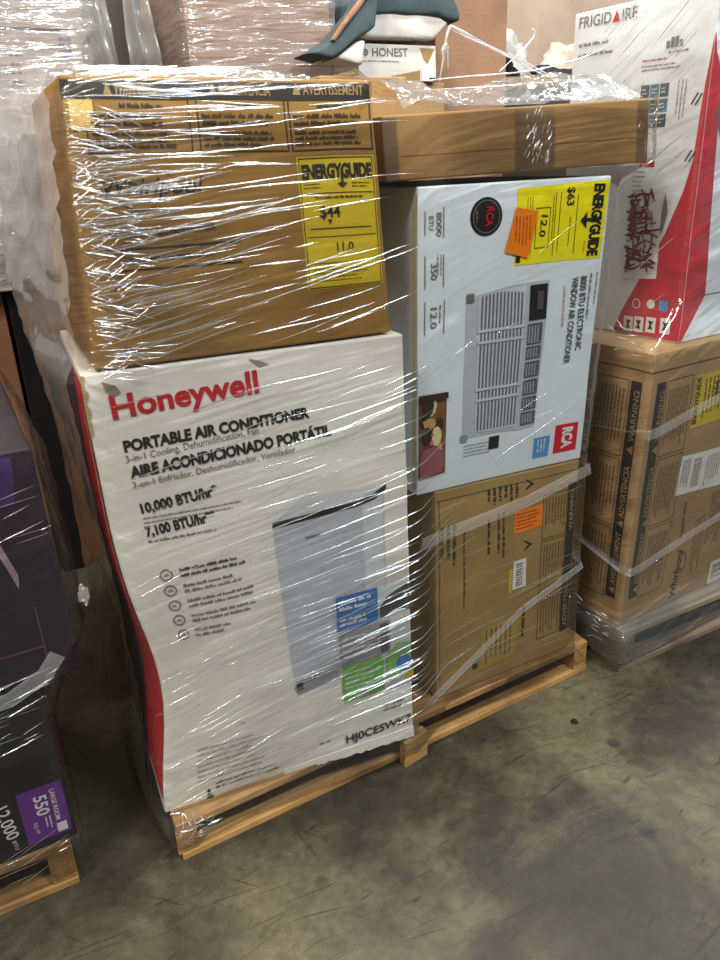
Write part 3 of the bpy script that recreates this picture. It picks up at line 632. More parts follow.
for i in range(95):
    a, b = rn.uniform(.57, .75), rn.uniform(.215, .455); an = rn.choice((0, 1.57)) + rn.uniform(-.45, .45); L = rn.uniform(.012, .042); wd = rn.uniform(.0012, .0028)
    d = Vector((math.cos(an), math.sin(an))); nn = Vector((-d.y, d.x)); k = len(V)
    for s1, s2 in ((-1, -1), (1, -1), (1, 1), (-1, 1)):
        q = d * (L / 2 * s1) + nn * (wd * s2); V.append(F.at(a + q.x / F.w, b + q.y / F.h, .0007 * (3 + i % 4)))
    Fc.append((k, k + 1, k + 2, k + 3))
mesh('marker_scribble', V, Fc, MAROON, bcode)
F.words(.555, .2, .59, .43, 14, INK, 11, fill=.4, parent=bcode, layer=3, ragged=.1, name='barcode')
F.poly('grey_wedge', [(.80, .46), (.83, .40), (.80, .33), (.785, .36)], GREYINK, 2)
for i, a in enumerate((.62, .70, .79, .895)):
    p = F.rect('handling_icon', a - .036, .012 + .004 * i, a + .036, .062 + .004 * i, WHITEINK, 2, n=1)
    b = .036 + .004 * i; F.poly('icon_mark', [(a - .02, b - .013), (a + .02, b - .013), (a + .006, b), (a + .02, b + .014), (a - .02, b + .014), (a - .006, b)], INK, 3, p)
F.ring('approval_mark', .67, .108, .009, .0112, WHITEINK, 2, n=14); F.ring('approval_mark', .78, .113, 0, .0105, WHITEINK, 2, n=14); F.rect('star_mark', .84, .095, .90, .13, plain('star_blue', (78, 150, 206), .4), 2, n=1)
F = fr.face('front')
F.poly('red_swoosh', [(a, b * K) for a, b in ((.001, .005), (.02, .005), (.157, .147), (.034, .25), (.029, .387), (.012, .559), (.03, .70), (.07, .80), (.02, .85), (.001, .90))], SW, 1, n=2)
F.rects('box_seam', [(.157, .142, .9, .146)], GREYINK, 1)
F.poly('grey_wedge', [(.05, .69), (.16, .55), (.18, .60), (.07, .73)], plain('slate_print', (96, 100, 106)), 1)

# ------------------------------------------------------------------ left pallet load
LX = -.150
lbk = Carton('appliance_carton', [(-1.10, .004, .1005), (LX, .004, .1005), (LX - .004, .004, .415), (-1.10, .004, .415)], (0, .5, 0), coated('black_board', (30, 30, 32), .2),
             'black carton with purple room size label at the bottom of the left pallet', n=10, bulge=.003, seed=21)
F = lbk.face('front')
def lx(x): return (x + 1.10) / (LX + 1.10)
def lz(z): return (z - .1005) / .3145
p = F.rect('purple_label', lx(-.227), lz(.119), lx(-.156), lz(.228), plain('label_purple', (104, 44, 132), .45), 1)
F.text('550', (lx(-.203), lz(.211)), (lx(-.203), lz(.170)), .020, WHITEINK, bold=.02, parent=p)
F.text('SQ FT', (lx(-.212), lz(.160)), (lx(-.212), lz(.135)), .006, WHITEINK, parent=p)
F.text('LARGE ROOM', (lx(-.177), lz(.216)), (lx(-.177), lz(.150)), .0075, WHITEINK, bold=.012, parent=p)
F.words(lx(-.195), lz(.135), lx(-.182), lz(.165), 2, WHITEINK, 3, vertical=True, parent=p, fill=.4)
F.rect('white_tag', lx(-.178), lz(.124), lx(-.162), lz(.143), WHITEINK, 2, p, n=1)
F.text('12,000', (lx(-.262), lz(.215)), (lx(-.256), lz(.145)), .020, WHITEINK, bold=.012)
F.text('BTU', (lx(-.250), lz(.140)), (lx(-.248), lz(.120)), .006, WHITEINK)
pu = Carton('appliance_carton', [(-1.05, .012, .4185), (-.088, .012, .4185), (-.094, .03, .80), (-1.05, .03, .80)], (0, .48, 0), coated('plum_board', (40, 24, 40), .4),
            'dark plum carton stacked on the black carton of the left pallet', n=10, bulge=.004, seed=22)
F = pu.face('front')
F.poly('pale_stripe', [(.915, .66), (.925, .66), (.940, .50), (.936, .44)], plain('stripe_pink', (150, 120, 132)), 2)
F.poly('dark_print', [(.80, .05), (.95, .05), (.985, .30), (.99, .6), (.90, .7), (.80, .4)], plain('plum_dark', (30, 20, 34)), 1, n=2)
F.poly('violet_print', [(.86, .75), (.96, .80), (.97, .98), (.86, .98)], plain('violet', (52, 32, 84)), 1)
F.rects('print_line', [(.95, .1, .953, .35), (.80, .16, .95, .17)], plain('stripe_plum', (86, 56, 74)), 2)

# ------------------------------------------------------------------ stacks behind
BL = cardboard('tan_board_far', (142, 104, 76)); PINK = coated('pinkish_white_board', (198, 180, 172), .25)
Carton('black_carton', [(-.005, 1.22, .002), (.26, 1.22, .002), (.26, 1.22, .875), (-.005, 1.22, .875)], (0, .5, 0), coated('black_far', (20, 20, 22)), 'black carton standing in the gap behind the left pallet', n=3, seed=31)  # black carton made wider so its colour also blackens the shaded gap
Carton('tan_carton', [(-.6, 1.24, .002), (-.015, 1.24, .002), (-.015, 1.24, .875), (-.6, 1.24, .875)], (0, .5, 0), BL, 'tan carton beside the black one in the gap at the left', n=3, seed=32)
p1 = Carton('white_carton', [(-.6, 1.2, .88), (.262, 1.2, .88), (.297, 1.2, 1.505), (-.6, 1.2, 1.505)], (0, .5, 0), PINK, 'pinkish white wrapped carton at the upper left behind the stack', n=8, bulge=.012, seed=33)
F = p1.face('front'); F.words(.935, .90, .975, .985, 4, plain('far_blue_print', (112, 116, 150)), 3, fill=.6, ragged=0); F.words(.80, .80, .84, .93, 4, GREYINK, 4, fill=.3); F.words(.72, .86, .76, .97, 5, GREYINK, 5, fill=.2)
Carton('white_carton', [(-.6, 1.21, 1.513), (.305, 1.21, 1.513), (.312, 1.21, 1.95), (-.6, 1.21, 1.95)], (0, .48, 0), PINK, 'second pinkish white carton on top at the upper left corner', n=8, bulge=.012, seed=34)
kw = Carton('kraft_carton', [(.742, 1.7, .95), (1.27, 1.7, .95), (1.27, 1.7, 1.95), (.735, 1.7, 1.95)], (0, .55, 0), cardboard('kraft_pinkish', (190, 146, 116)), 'big kraft carton under shiny film behind the stack, left of the quilt', n=8, bulge=.01, seed=35)
Carton('kraft_carton', [(.70, 1.68, .002), (1.72, 1.68, .002), (1.72, 1.68, .945), (.70, 1.68, .945)], (0, .6, 0), KRAFT2, 'wide kraft carton on the floor behind the stack', n=3, seed=36)
Carton('kraft_carton', [(1.302, 1.60, .95), (1.70, 1.60, .95), (1.70, 1.60, 1.44), (1.302, 1.60, 1.44)], (0, .5, 0), KRAFT3, 'pale kraft carton carrying the white lettered carton behind the stack', n=4, seed=37)
hn = Carton('white_carton', [(1.317, 1.58, 1.443), (1.647, 1.58, 1.443), (1.647, 1.58, 1.560), (1.317, 1.58, 1.560)], (0, .4, 0), coated('white_far', (226, 218, 208), .08), 'small white carton with grey lettering under the teal quilt', n=6, seed=38)
F = hn.face('front'); F.text('HONEST', (.17, .66), (.62, .68), .026, GREYINK, bold=.015)
F.ring('flower_logo', .09, .76, .005, .011, GREYINK, 2); F.ring('flower_logo', .09, .76, 0, .003, GREYINK, 2); F.words(.05, .50, .50, .56, 1, GREYINK, 2, ragged=0)
F.poly('kraft_stripe', [(.40, .0), (.78, .0), (.78, .30), (.40, .13)], KRAFT3, 1); F.poly('tan_notch', [(.78, .92), (.98, .92), (.88, .50), (.83, .60)], KRAFT3, 2); F.rect('white_label', .80, .0, .95, .42, WHITEINK, 3); F.rect('black_mark', .90, .04, 1.0, .10, INK, 4)
Carton('kraft_carton', [(1.757, 1.75, .95), (2.112, 1.75, .95), (2.108, 1.75, 1.95), (1.757, 1.75, 1.95)], (0, .5, 0), cardboard('kraft_far', (168, 128, 100)), 'tall plain kraft carton behind the flat carton', n=4, seed=39)
Carton('kraft_carton', [(1.735, 1.70, .002), (2.20, 1.70, .002), (2.20, 1.70, .945), (1.735, 1.70, .945)], (0, .6, 0), KRAFT2, 'kraft carton on the floor under the tall kraft carton', n=3, seed=40)
Carton('beige_carton', [(2.6, 2.75, .002), (4.6, 2.75, .002), (4.6, 2.75, 2.3), (2.6, 2.75, 2.3)], (0, .5, 0), coated('beige_board', (206, 178, 156), .2), 'huge pale beige carton far behind on the right', n=5, bulge=.02, seed=41)
Carton('dark_carton', [(2.24, 2.1, .002), (3.4, 2.1, .002), (3.4, 2.1, 1.42), (2.24, 2.1, 1.42)], (0, .6, 0), coated('charcoal_board', (60, 58, 56)), 'charcoal carton carrying the bags behind the flat carton', n=4, seed=42)
Carton('dark_carton', [(.30, 2.35, .002), (.95, 2.35, .002), (.95, 2.35, 2.0), (.30, 2.35, 2.0)], (0, .4, 0), coated('recess_shade', (76, 66, 64)), 'dark brown carton in the recess behind the clear bags', n=4, seed=43)  # box and its dark colour take the place of the recess shade

def blob(name, loc, r, mat, label, cat, seed, rough=.35, lumps=6.):
    bm = bmesh.new(); bmesh.ops.create_icosphere(bm, subdivisions=4, radius=1)
    for v in bm.verts:
        k = v.co * 1.0; d = noise.noise(k * 1.6 + Vector((seed, 0, 0))) * .45 + abs(noise.noise(k * lumps + Vector((0, seed, 0)))) * -rough
        v.co = Vector((k.x * r[0], k.y * r[1], k.z * r[2])) * (1 + d)
    zmin = min(v.co.z for v in bm.verts)
    for v in bm.verts: v.co += Vector(loc) - Vector((0, 0, zmin))
    V = [v.co.copy() for v in bm.verts]; F_ = [tuple(v.index for v in f.verts) for f in bm.faces]; bm.free()
    o = mesh(name, V, F_, mat, None, True); return tag(o, label, cat)
BAGW = plain('white_bag', (206, 200, 192), .3, .6); BAGK = plain('black_bag', (30, 30, 32), .25, .6)
blob('plastic_bag', (2.52, 2.3, 1.4225), (.15, .12, .15), BAGW, 'crumpled white bag lying behind the flat carton', 'bag', 3)
blob('plastic_bag', (3.00, 2.35, 1.4225), (.19, .12, .135), plain('cream_bag', (216, 196, 178), .35), 'crumpled cream bag next to the white bag', 'bag', 5)
blob('plastic_bag', (2.36, 2.12, 1.4225), (.10, .06, .09), BAGK, 'small black bag beside the tall kraft carton', 'bag', 7)
blob('plastic_bag', (2.72, 2.13, 1.4225), (.20, .055, .075), BAGK, 'black bag lying in front of the cream bag', 'bag', 9)

# teal quilt with white underside over the small white carton
def slab(name, pts, y0, y1, mat, parent, puff=.02, seed=1, n=5):
    """closed xz outline given thickness along y, rounded and softly creased"""
    bm = bmesh.new(); a = [bm.verts.new((x, y0, z)) for x, z in pts]; b = [bm.verts.new((x, y1, z)) for x, z in pts]
    bm.faces.new(a[::-1] if False else a); bm.faces.new(b[::-1]); m = len(pts)
    for i in range(m): bm.faces.new((a[(i + 1) % m], a[i], b[i], b[(i + 1) % m]))
    bmesh.ops.recalc_face_normals(bm, faces=bm.faces[:])
    bmesh.ops.bevel(bm, geom=[e for e in bm.edges], offset=puff, segments=2, affect='EDGES', profile=.6)
    bmesh.ops.triangulate(bm, faces=bm.faces[:])
    for _ in range(2): bmesh.ops.subdivide_edges(bm, edges=[e for e in bm.edges if e.calc_length() > .03], cuts=1)
    bmesh.ops.triangulate(bm, faces=bm.faces[:])
    for v in bm.verts: v.co += noise.noise_vector(v.co * 11 + Vector((seed, 0, 0))) * .008
    bm.verts.index_update(); V = [v.co.copy() for v in bm.verts]; F_ = [tuple(v.index for v in f.verts) for f in bm.faces]; bm.free()
    return mesh(name, V, F_, mat, parent, True)
q = thing('folded_quilt', (1.45, 1.7, 1.56), 'teal quilt with white underside folded over the small white carton', 'quilt')
TEALC = plain('teal_cloth', (78, 90, 92), .85, .1); WHC = plain('white_cloth', (220, 208, 200), .85, .1)
slab('white_lining', [(1.30, 1.574), (1.63, 1.576), (1.70, 1.63), (1.64, 1.66), (1.34, 1.655)], 1.56, 1.95, WHC, q, .014, 2)
slab('teal_cover', [(1.33, 1.64), (1.46, 1.655), (1.64, 1.652), (1.735, 1.635), (1.735, 1.66), (1.69, 1.75), (1.62, 1.80), (1.44, 1.79), (1.34, 1.70)], 1.55, 1.96, TEALC, q, .012, 3)
slab('teal_fold', [(1.09, 1.515), (1.17, 1.50), (1.28, 1.565), (1.335, 1.60), (1.36, 1.70), (1.44, 1.78), (1.40, 1.79), (1.30, 1.66), (1.20, 1.56)], 1.49, 1.655, TEALC, q, .010, 4)
slab('white_fold', [(1.19, 1.50), (1.29, 1.48), (1.305, 1.56), (1.27, 1.555)], 1.50, 1.64, WHC, q, .012, 5)
slab('patterned_border', [(1.165, 1.555), (1.178, 1.552), (1.34, 1.715), (1.40, 1.79), (1.385, 1.80), (1.325, 1.72)], 1.482, 1.505, plain('terracotta_border', (166, 122, 98), .85, .1, .5), q, .003, 6)

# ------------------------------------------------------------------ stretch film
FILM = film('stretch_film', bump=.8, gloss=.02, haze=.018, stretch=(2.4, 75), slant=.12)
SIDEFILM = film('stretch_film_side', bump=.7, gloss=.05, haze=.19, stretch=(6, 14), slant=.6)
CRUMPLE = film('crumpled_film', bump=1.6, gloss=.16, haze=.13, stretch=(28, 28), slant=.5, rough=.1)
FARFILM = film('far_stretch_film', bump=1.2, gloss=.08, haze=.14, stretch=(7, 45), slant=.05, rough=.14)
CREASE = crease_mat()
def lerp_table(t, x):
    if x <= t[0][0]: return t[0][1]
    for (a, va), (b, vb) in zip(t, t[1:]):
        if x <= b: k = (x - a) / (b - a); return va + (vb - va) * k
    return t[-1][1]
def sheet(name, parent, path, zs, cols, amount, mat, wav=.003, seed=0):
    """film wrapped along a plan path at each height; path(z) -> list of (x, y)"""
    V, uv, am = [], [], []
    for z in zs:
        P = [Vector(p) for p in path(z)]; L = [0]
        for a, b in zip(P, P[1:]): L.append(L[-1] + (b - a).length)
        for c in range(cols + 1):
            t = L[-1] * c / cols; i = 0
            while i < len(P) - 2 and t > L[i + 1]: i += 1
            k = (t - L[i]) / max(1e-6, L[i + 1] - L[i]); p = P[i].lerp(P[i + 1], k)
            d = (P[i + 1] - P[i]).normalized(); nrm = Vector((d.y, -d.x))
            a_ = amount(p.x, p.y, z)
            h = noise.noise(Vector((t * 7 + seed, z * 55 - t * 6, seed))) * wav * a_ + abs(noise.noise(Vector((t * 3, z * 17, seed + 4)))) * wav
            p = p + nrm * h; V.append(Vector((p.x, p.y, z))); uv.append((t, z)); am.append(a_)
    w_ = cols + 1; Fs = [(r * w_ + c, r * w_ + c + 1, (r + 1) * w_ + c + 1, (r + 1) * w_ + c) for r in range(len(zs) - 1) for c in range(cols)]
    o = mesh(name, V, Fs, mat, parent, True, uv)
    at = o.data.attributes.new('amount', 'FLOAT', 'POINT'); at.data.foreach_set('value', am); return o
def frange(a, b, n): return [a + (b - a) * i / n for i in range(n + 1)]
class Tubes:
    def __init__(s): s.V, s.F = [], []
    def add(s, pts, r, flat=1., taper=True, nrm=None):
        n = len(pts); k = len(s.V)
        for i, p in enumerate(pts):
            d = (pts[min(i + 1, n - 1)] - pts[max(i - 1, 0)]).normalized(); a = (nrm or Vector((0, -1, 0))); a = (a - d * a.dot(d)).normalized(); b = d.cross(a)
            rr = r * (min(1, .15 + 3 * min(i, n - 1 - i) / n) if taper else 1)
            for j in range(6):
                t = j / 6 * math.tau; s.V.append(p + a * (math.cos(t) * rr * flat) + b * (math.sin(t) * rr))
        for i in range(n - 1):
            for j in range(6): s.F.append((k + i * 6 + j, k + i * 6 + (j + 1) % 6, k + (i + 1) * 6 + (j + 1) % 6, k + (i + 1) * 6 + j))
    def build(s, name, mat, parent):
        o = mesh(name, s.V, s.F, mat, parent, True); o['kind'] = 'stuff'; return o

# --- main stack
mw = thing('stretch_wrap', (.5, .45, .05), 'clear wrinkled stretch film around the middle pallet stack', 'stretch film')
def fl(z): return lerp_table([(.04, -.006), (.09, -.020), (.30, -.004), (.5, -.008), (.7, -.018), (.90, -.026), (.92, -.008), (1.27, .014), (1.30, .02)], z)   # front left corner x
def fr_(z): return lerp_table([(.04, 1.028), (.09, .985), (.56, .978), (1.12, 1.003), (1.15, 1.092), (1.26, 1.082), (1.3, 1.08)], z)
def fy(x, z):   # front of the load, film stands a little proud
    a = lerp_table([(0, -.030), (.47, -.068), (.515, -.070), (.60, -.026), (.70, -.017), (1.1, -.016)], x)
    if z < .09 and x < .5: a = min(a, -.064 + .078 * x)
    return a
def main_path(z):
    xl, xr = fl(z), fr_(z)
    pts = [(xl - .004, .0), (xl + .004, fy(0, z) + .008), (xl + .012, fy(0, z))]
    pts += [(x, fy(x, z)) for x in (.15, .3, .42, .47, .50, .515, .55, .60, .70, .85)]
    pts += [(xr - .012, fy(.9, z)), (xr, -.004), (xr + .003, .15), (xr, .45)]
    return pts
def main_amount(x, y, z):
    if y > .05: return .35
    if x < .50:
        if z > .905: return max(.25, 1.1 - 3.2 * max(0, x - .06))
        return .45 + .35 * max(0, min(1, (.55 - z) / .35))
    if z > 1.13: return .35
    if z > .57: return .12
    return .28
def side_path(z):
    xl = fl(z); b = .035 * math.exp(-((z - 1.0) / .2) ** 2)
    return [(xl + .13, 1.02), (.04 - b, .78), (-.004 - b, .52), (xl - .004 - .5 * b, .25), (xl - .006, .06), (xl - .004, .0)]
sheet('side_film', mw, side_path, frange(.045, 1.292, 90), 70, lambda x, y, z: lerp_table([(.5, .12), (.8, .3), (.95, .9), (1.2, 1.3)], z), SIDEFILM, .008, 6)  # haze thinned towards the floor to imitate the darker gap
sheet('front_film', mw, main_path, frange(.045, 1.262, 122), 210, main_amount, FILM, .003, 2)
def top_path(z):
    k = (z - 1.262) / .034; xl = fl(z)
    return [(xl + .012 + .02 * k, fy(0, z) + .05 * k * k), (.2, fy(.2, z) + .05 * k * k), (.44, fy(.44, z) + .05 * k * k), (.485 - .03 * k, .02), (.48 - .03 * k, .4)]
sheet('top_film', mw, top_path, frange(1.262, 1.296, 6), 130, lambda x, y, z: .9, FILM, .004, 3)
rnd = random.Random(11); T = Tubes()
def streak(x0, z0, ang, L, r, wig=.0015, lift=.003, T=T):
    if z0 < .16 and .28 < x0 + L / 2 < .52: return
    n = max(5, int(L / .02)); pts = []; ph = rnd.uniform(0, 9)
    for i in range(n + 1):
        t = i / n * L; x = x0 + t * math.cos(ang); z = z0 + t * math.sin(ang) + wig * math.sin(ph + t * 25) + .01 * L * math.sin(t / L * 3.1 + ph)
        if x < fl(z) + .006 or x > fr_(z) - .004 or z > 1.285: 
            if len(pts) >= 3: break
            pts = []; continue
        pts.append(Vector((x, fy(x, z) - lift - .001, z)))
    if len(pts) >= 3: T.add(pts, r, .7)
D = math.radians
for i in range(44):       # broad folds on the left half of the kraft carton
    z = rnd.uniform(.92, 1.275); k = (1.28 - z) / .36
    streak(.02 + (rnd.random() ** 1.6) * .22, z, D(-1 + 11 * k + rnd.uniform(-3, 3)), rnd.uniform(.03, .13), rnd.uniform(.0011, .002), .001)
for i in range(120):      # kraft carton, top left
    z = rnd.uniform(.915, 1.272); k = (1.28 - z) / .36
    x = .02 + (rnd.random() ** 2.6) * .38
    streak(x, z, D(1 + 12 * k + rnd.uniform(-4, 4)), rnd.uniform(.03, .22), rnd.uniform(.0005, .0013))
for i in range(230):      # bunched film along the left edge
    z = rnd.uniform(.90, 1.26); streak(.012 + rnd.random() ** 2 * .07, z, D(rnd.uniform(-32, 38)), rnd.uniform(.012, .05), rnd.uniform(.0006, .0013))
for i in range(210):      # white carton
    z = .10 + .76 * rnd.random() ** 1.35; x = rnd.uniform(.0, .46)
    streak(x, z, D(rnd.uniform(7, 16)), rnd.uniform(.04, .26), rnd.uniform(.0004, .0012))
for i in range(110):      # fine creases on its lower half
    streak(rnd.uniform(.03, .44), rnd.uniform(.12, .50), D(rnd.uniform(8, 17)), rnd.uniform(.03, .14), rnd.uniform(.0004, .0009))
for i in range(26):
    streak(rnd.uniform(.5, .9), rnd.uniform(.1, .56), D(rnd.uniform(-2, 12)), rnd.uniform(.08, .35), rnd.uniform(.0004, .0008))
for i in range(9):
    streak(rnd.uniform(.52, .9), rnd.uniform(.6, 1.12), D(rnd.uniform(12, 30)), rnd.uniform(.06, .25), rnd.uniform(.0003, .0006))
for i in range(30):       # crackle on the pallet corner
    streak(rnd.uniform(.0, .06), rnd.uniform(.05, .10), D(rnd.uniform(-50, 60)), rnd.uniform(.01, .035), rnd.uniform(.0006, .0012))
for i in range(60):       # highlights on the tape of the flat carton and its right end
    xx = rnd.choice((.79, .80, 1.05)); streak(xx + rnd.uniform(-.03, .02), rnd.uniform(1.15, 1.235), D(rnd.uniform(55, 75)), rnd.uniform(.006, .02), rnd.uniform(.0006, .0012))
T.build('film_creases', CREASE, mw)
# twisted bands across the lower right carton
def rope(name, pts, parent, w_=.011, mat=None, nrm=None):
    P = [Vector(p) for p in pts]; out = []
    for a, b in zip(P, P[1:]):
        for i in range(8): out.append(a.lerp(b, i / 8))
    out.append(P[-1]); t = Tubes(); t.add(out, w_ * 1.25, .08, False, nrm); return mesh(name, t.V, t.F, mat, parent, True)
BAND = crease_mat('film_band', .03, .05, .35)
rope('film_band', [(.515, -.072, .515), (.60, -.032, .50), (.80, -.024, .515), (.975, -.020, .548), (.983, .10, .56)], mw, .012, BAND)
rope('film_band', [(.54, -.052, .13), (.66, -.026, .17), (.80, -.024, .255), (.975, -.020, .315), (.983, .10, .34)], mw, .008, BAND)
# crumpled film bunched on the flat carton
def crumple(name, parent, x0, x1, y0, y1, zf, n=(70, 26), seed=1, amp=.02):
    V, uv = [], []
    for j in range(n[1] + 1):
        for i in range(n[0] + 1):
            a, b = i / n[0], j / n[1]; x = x0 + (x1 - x0) * a; y = y0 + (y1 - y0) * b; v = noise.noise_vector(Vector((x * 16, y * 16, seed))) * amp + noise.noise_vector(Vector((x * 45, y * 45, seed + 3))) * amp * .45
            V.append(Vector((x + v.x, y + v.y, max(zf(x, y, b) + v.z, zf(x, y, b) - .004)))); uv.append((x, y))
    w_ = n[0] + 1; Fs = [(j * w_ + i, j * w_ + i + 1, (j + 1) * w_ + i + 1, (j + 1) * w_ + i) for j in range(n[1]) for i in range(n[0])]
    o = mesh(name, V, Fs, CRUMPLE, parent, True, uv); at = o.data.attributes.new('amount', 'FLOAT', 'POINT'); at.data.foreach_set('value', [1.] * len(V)); return o
crumple('bunched_film', mw, .54, 1.075, .012, .34, lambda x, y, b: 1.246 + .024 * (x - .5) + .046 * min(1, b * 5) * (.62 + .38 * math.sin(x * 14 + .6)) + .012 * b, n=(80, 40), seed=5, amp=.013)
crumple('bunched_film', mw, .10, .44, .12, .40, lambda x, y, b: 1.292 + .028 * math.sin(b * 2.4), seed=8, amp=.012)
T = Tubes()
def loop(pts, r): 
    P = [Vector(p) for p in pts]; out = []
    for i in range(len(P) - 1):
        a, b, c, d = P[max(i - 1, 0)], P[i], P[i + 1], P[min(i + 2, len(P) - 1)]
        for k in range(8):
            t = k / 8; out.append(.5 * ((2 * b) + (c - a) * t + (2 * a - 5 * b + 4 * c - d) * t * t + (-a + 3 * b - 3 * c + d) * t ** 3))
    out.append(P[-1]); T.add(out, r, 1., True, Vector((.1, -1, .2)))
loop([(.735, .20, 1.30), (.742, .20, 1.33), (.755, .20, 1.385), (.775, .20, 1.387), (.85, .20, 1.36), (.94, .20, 1.335), (1.00, .19, 1.31)], .0026)
loop([(.76, .20, 1.386), (.87, .18, 1.345), (.98, .16, 1.30)], .0015)
loop([(.74, .19, 1.335), (.735, .19, 1.35), (.745, .19, 1.36), (.748, .19, 1.32)], .0022)
loop([(.88, .21, 1.32), (.95, .21, 1.37), (.965, .21, 1.39), (.955, .21, 1.396)], .0020)
loop([(.60, .12, 1.29), (.72, .12, 1.30), (.90, .12, 1.315), (1.05, .12, 1.35), (1.12, .12, 1.40)], .0012)
loop([(.58, .1, 1.275), (.80, .1, 1.285), (1.0, .1, 1.30)], .0012)
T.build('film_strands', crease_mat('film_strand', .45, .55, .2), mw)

# --- right stack
rw = thing('stretch_wrap', (1.4, .2, .03), 'clear stretch film around the right pallet stack', 'stretch film')
def r_path(z):
    s_ = max(0, min(1, (z - .115) / .66)); cx, cy = 1.101 + .021 * s_, -.028
    if z > .775:
        k = min(1, (z - .775) / .10); cx = 1.108 + .104 * k; cy = -.028 + .022 * k
    if z < .115: cx -= .012 ; cy -= .03
    o_ = .012; c = Vector((cx, cy)) - Vector((o_, o_)); e = ex.xy; f = ey.xy
    return [c + f * .46, c + f * .25, c + f * .02, c + f * .006 + e * .002, c + e * .006 - f * 0, c + e * .02, c + e * .25, c + e * .62]
sheet('wrap_film', rw, r_path, frange(.035, 1.47, 110), 90, lambda x, y, z: .35 if z > .775 else (.3 if z > .16 else .8), film('stretch_film_right', 1., .06, .06, (3, 40), .35), .004, 9)
rope('film_band', [(1.085, .30, .60), (1.097, .12, .585), (1.104, -.02, .60), (1.112, -.046, .602), (1.14, -.046, .604), (1.30, -.034, .635), (1.5, -.02, .67)], rw, .011, BAND)
rope('film_band', [(1.075, .30, .33), (1.087, .12, .305), (1.094, -.02, .272), (1.103, -.046, .268), (1.13, -.046, .272), (1.30, -.034, .305), (1.55, -.018, .345)], rw, .010, BAND)
T = Tubes(); nl = Vector((-1, -.1, 0))
for i in range(46):
    b = rnd.uniform(0.02, .34); z = rnd.uniform(1.12, 1.44) if i < 34 else rnd.uniform(.80, 1.1); L = rnd.uniform(.03, .16); an = D(rnd.uniform(28, 44)); pts = []
    for k in range(9):
        t = L * k / 8; bb = b - t * math.cos(an); zz = z + t * math.sin(an)
        if bb < .005 or zz > 1.465: break
        p = n0.xy - ex.xy * (.034) + ey.xy * bb; pts.append(Vector((p.x, p.y, zz)))
    if len(pts) > 3: T.add(pts, rnd.uniform(.0005, .0013), .7, True, nl)
for i in range(40):
    b = rnd.random() ** 2 * .16; z = rnd.uniform(.06, .15) if i < 22 else rnd.uniform(.77, .83); an = D(rnd.uniform(-50, 50)); L = rnd.uniform(.01, .04)
    bx2 = 1.084 if z < .5 else 1.102
    T.add([Vector((bx2 - .012 - .02 * (b + k * L / 4 * math.cos(an)), -.03 + b + k * L / 4 * math.cos(an), z + k * L / 4 * math.sin(an))) for k in range(5)], rnd.uniform(.0008, .0016), .7, True, nl)
T.build('film_creases', crease_mat('film_crease_glint', .4, .7, .2), rw)  # strong white diffuse on these creases stands in for lamp glints

# --- left stack
lw_ = thing('stretch_wrap', (-.6, .2, .05), 'clear stretch film around the dark left pallet stack', 'stretch film')
def l_path(z):
    xr = lerp_table([(.03, -.150), (.10, -.140), (.36, -.142), (.44, -.105), (.50, -.072), (.56, -.066), (.80, -.074), (.86, -.10)], z)
    return [(-1.12, -.012), (-.6, -.012), (-.3, -.012), (xr - .02, -.010), (xr - .005, .0), (xr, .015), (xr - .002, .25), (xr - .01, .52)]
sheet('wrap_film', lw_, l_path, frange(.04, .86, 80), 150, lambda x, y, z: .3 if z < .3 else .6, film('stretch_film_left', 1., .03, .012, (3, 50), .25), .004, 13)
rope('film_band', [(-.40, -.020, .405), (-.30, -.020, .42), (-.20, -.020, .425), (-.145, -.020, .45), (-.12, -.012, .475)], lw_, .012, BAND)
T = Tubes()
for i in range(110):
    x = -.10 - rnd.random() ** 1.5 * .25; z = rnd.choice((rnd.uniform(.30, .46), rnd.uniform(.60, .84), rnd.uniform(.05, .12), rnd.uniform(.33, .42))); L = rnd.uniform(.02, .12); an = D(rnd.uniform(2, 24)); pts = []
    for k in range(7):
        t = L * k / 6; xx = x + t * math.cos(an); zz = z + t * math.sin(an)
        if xx > l_path(zz)[3][0]: break
        pts.append(Vector((xx, -.016, zz)))
    if len(pts) > 3: T.add(pts, rnd.uniform(.0004, .0010), .7)
T.build('film_creases', CREASE, lw_)
kn = blob('film_glint', (-.066, -.012, .545), (.008, .006, .016), crease_mat('film_glint', .15, .1, .25), None, None, 4, .2, 3.); attach(kn, lw_)  # little blob modelled in place of a highlight on the film

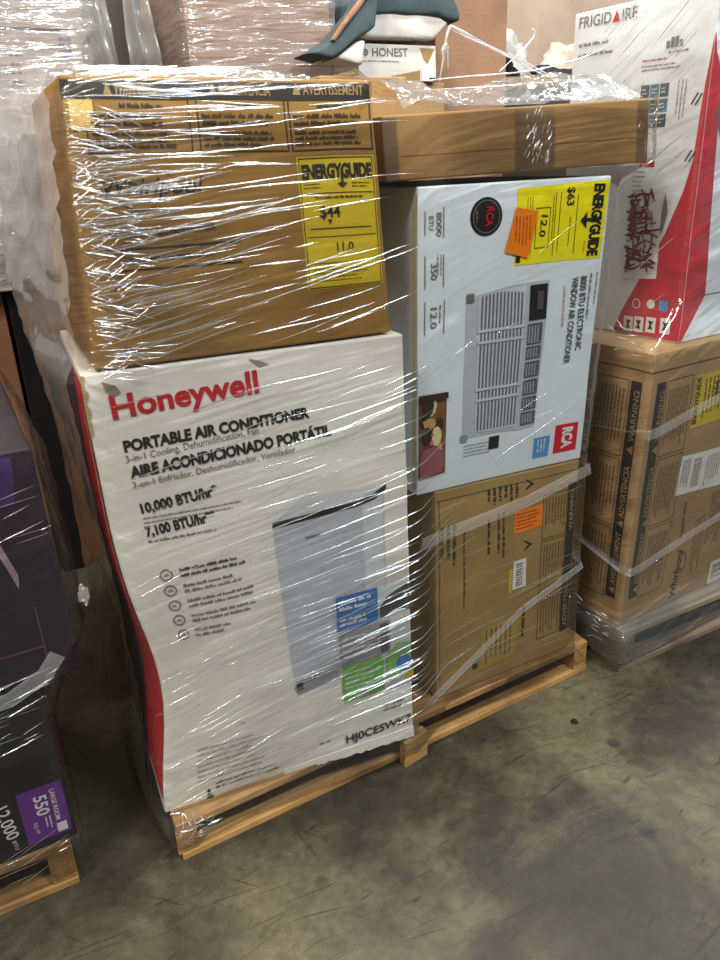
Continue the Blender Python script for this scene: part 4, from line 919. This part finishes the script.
# --- film on the stacks behind
bw = thing('stretch_wrap', (0, 1.4, .9), 'shiny wrinkled film over the pinkish cartons at the upper left', 'stretch film')
def b_path(z): 
    xr = .285 + .035 * (z - .88) + (.02 if z > 1.5 else 0); return [(-.62, 1.18), (-.2, 1.178), (xr - .02, 1.178), (xr + .012, 1.19), (xr + .018, 1.5)]
sheet('wrap_film', bw, b_path, frange(.885, 1.96, 60), 90, lambda x, y, z: 1.1, FARFILM, .008, 17)
kwf = thing('stretch_wrap', (1, 1.7, .95), 'shiny wrinkled film over the big kraft carton behind', 'stretch film')
sheet('wrap_film', kwf, lambda z: [(.722, 2.1), (.722, 1.70), (.73, 1.682), (1.0, 1.675), (1.282, 1.68), (1.285, 1.9)], frange(.955, 1.96, 60), 70, lambda x, y, z: 1.1, FARFILM, .008, 19)
# clear bags hanging in the recess
def hanging(name, x0, x1, y, z0, z1, label, seed):
    V, uv = [], []; nx, nz = 30, 40
    for j in range(nz + 1):
        for i in range(nx + 1):
            a, b = i / nx, j / nz; x = x0 + (x1 - x0) * (a * (.55 + .45 * (1 - b)) + .2 * b); z = z0 + (z1 - z0) * b
            V.append(Vector((x, y + .05 * math.sin(a * 11 + seed + b * 3) * (.4 + .6 * (1 - b)) + .02 * noise.noise(Vector((x * 20, z * 12, seed))), z))); uv.append((x, z))
    w_ = nx + 1; Fs = [(j * w_ + i, j * w_ + i + 1, (j + 1) * w_ + i + 1, (j + 1) * w_ + i) for j in range(nz) for i in range(nx)]
    o = mesh(name, V, Fs, film('clear_bag', 1.6, .12, .30, (40, 5), .1, .15, (.90, .95, .92, 1)), None, True, uv)
    at = o.data.attributes.new('amount', 'FLOAT', 'POINT'); at.data.foreach_set('value', [1.] * len(V)); o['label'] = label; o['category'] = 'bag'; return o
Carton('dark_carton', [(.33, 1.8, .002), (.69, 1.8, .002), (.69, 1.8, 1.35), (.33, 1.8, 1.35)], (0, .4, 0), coated('recess_shade', (76, 66, 64)), 'dark carton under the clear bags between the wrapped cartons', n=3, seed=45)  # board colour includes the recess shade here too
hanging('plastic_bag', .36, .56, 1.86, 1.352, 1.95, 'clear plastic bag bunched up next to the pinkish cartons', 2)
hanging('plastic_bag', .575, .70, 1.90, 1.352, 1.80, 'clear plastic bag bunched up against the big kraft carton', 5)

# ------------------------------------------------------------------ small things on the floor
bm = bmesh.new(); bmesh.ops.create_cone(bm, cap_ends=True, segments=20, radius1=.0085, radius2=.0065, depth=.004)
V = [v.co + Vector((.875, -.132, .0022)) for v in bm.verts]; Fs = [tuple(v.index for v in f.verts) for f in bm.faces]; bm.free()
tag(mesh('rubber_plug', V, Fs, plain('black_rubber', (16, 16, 16), .6)), 'small round black plug lying on the concrete', 'plug')
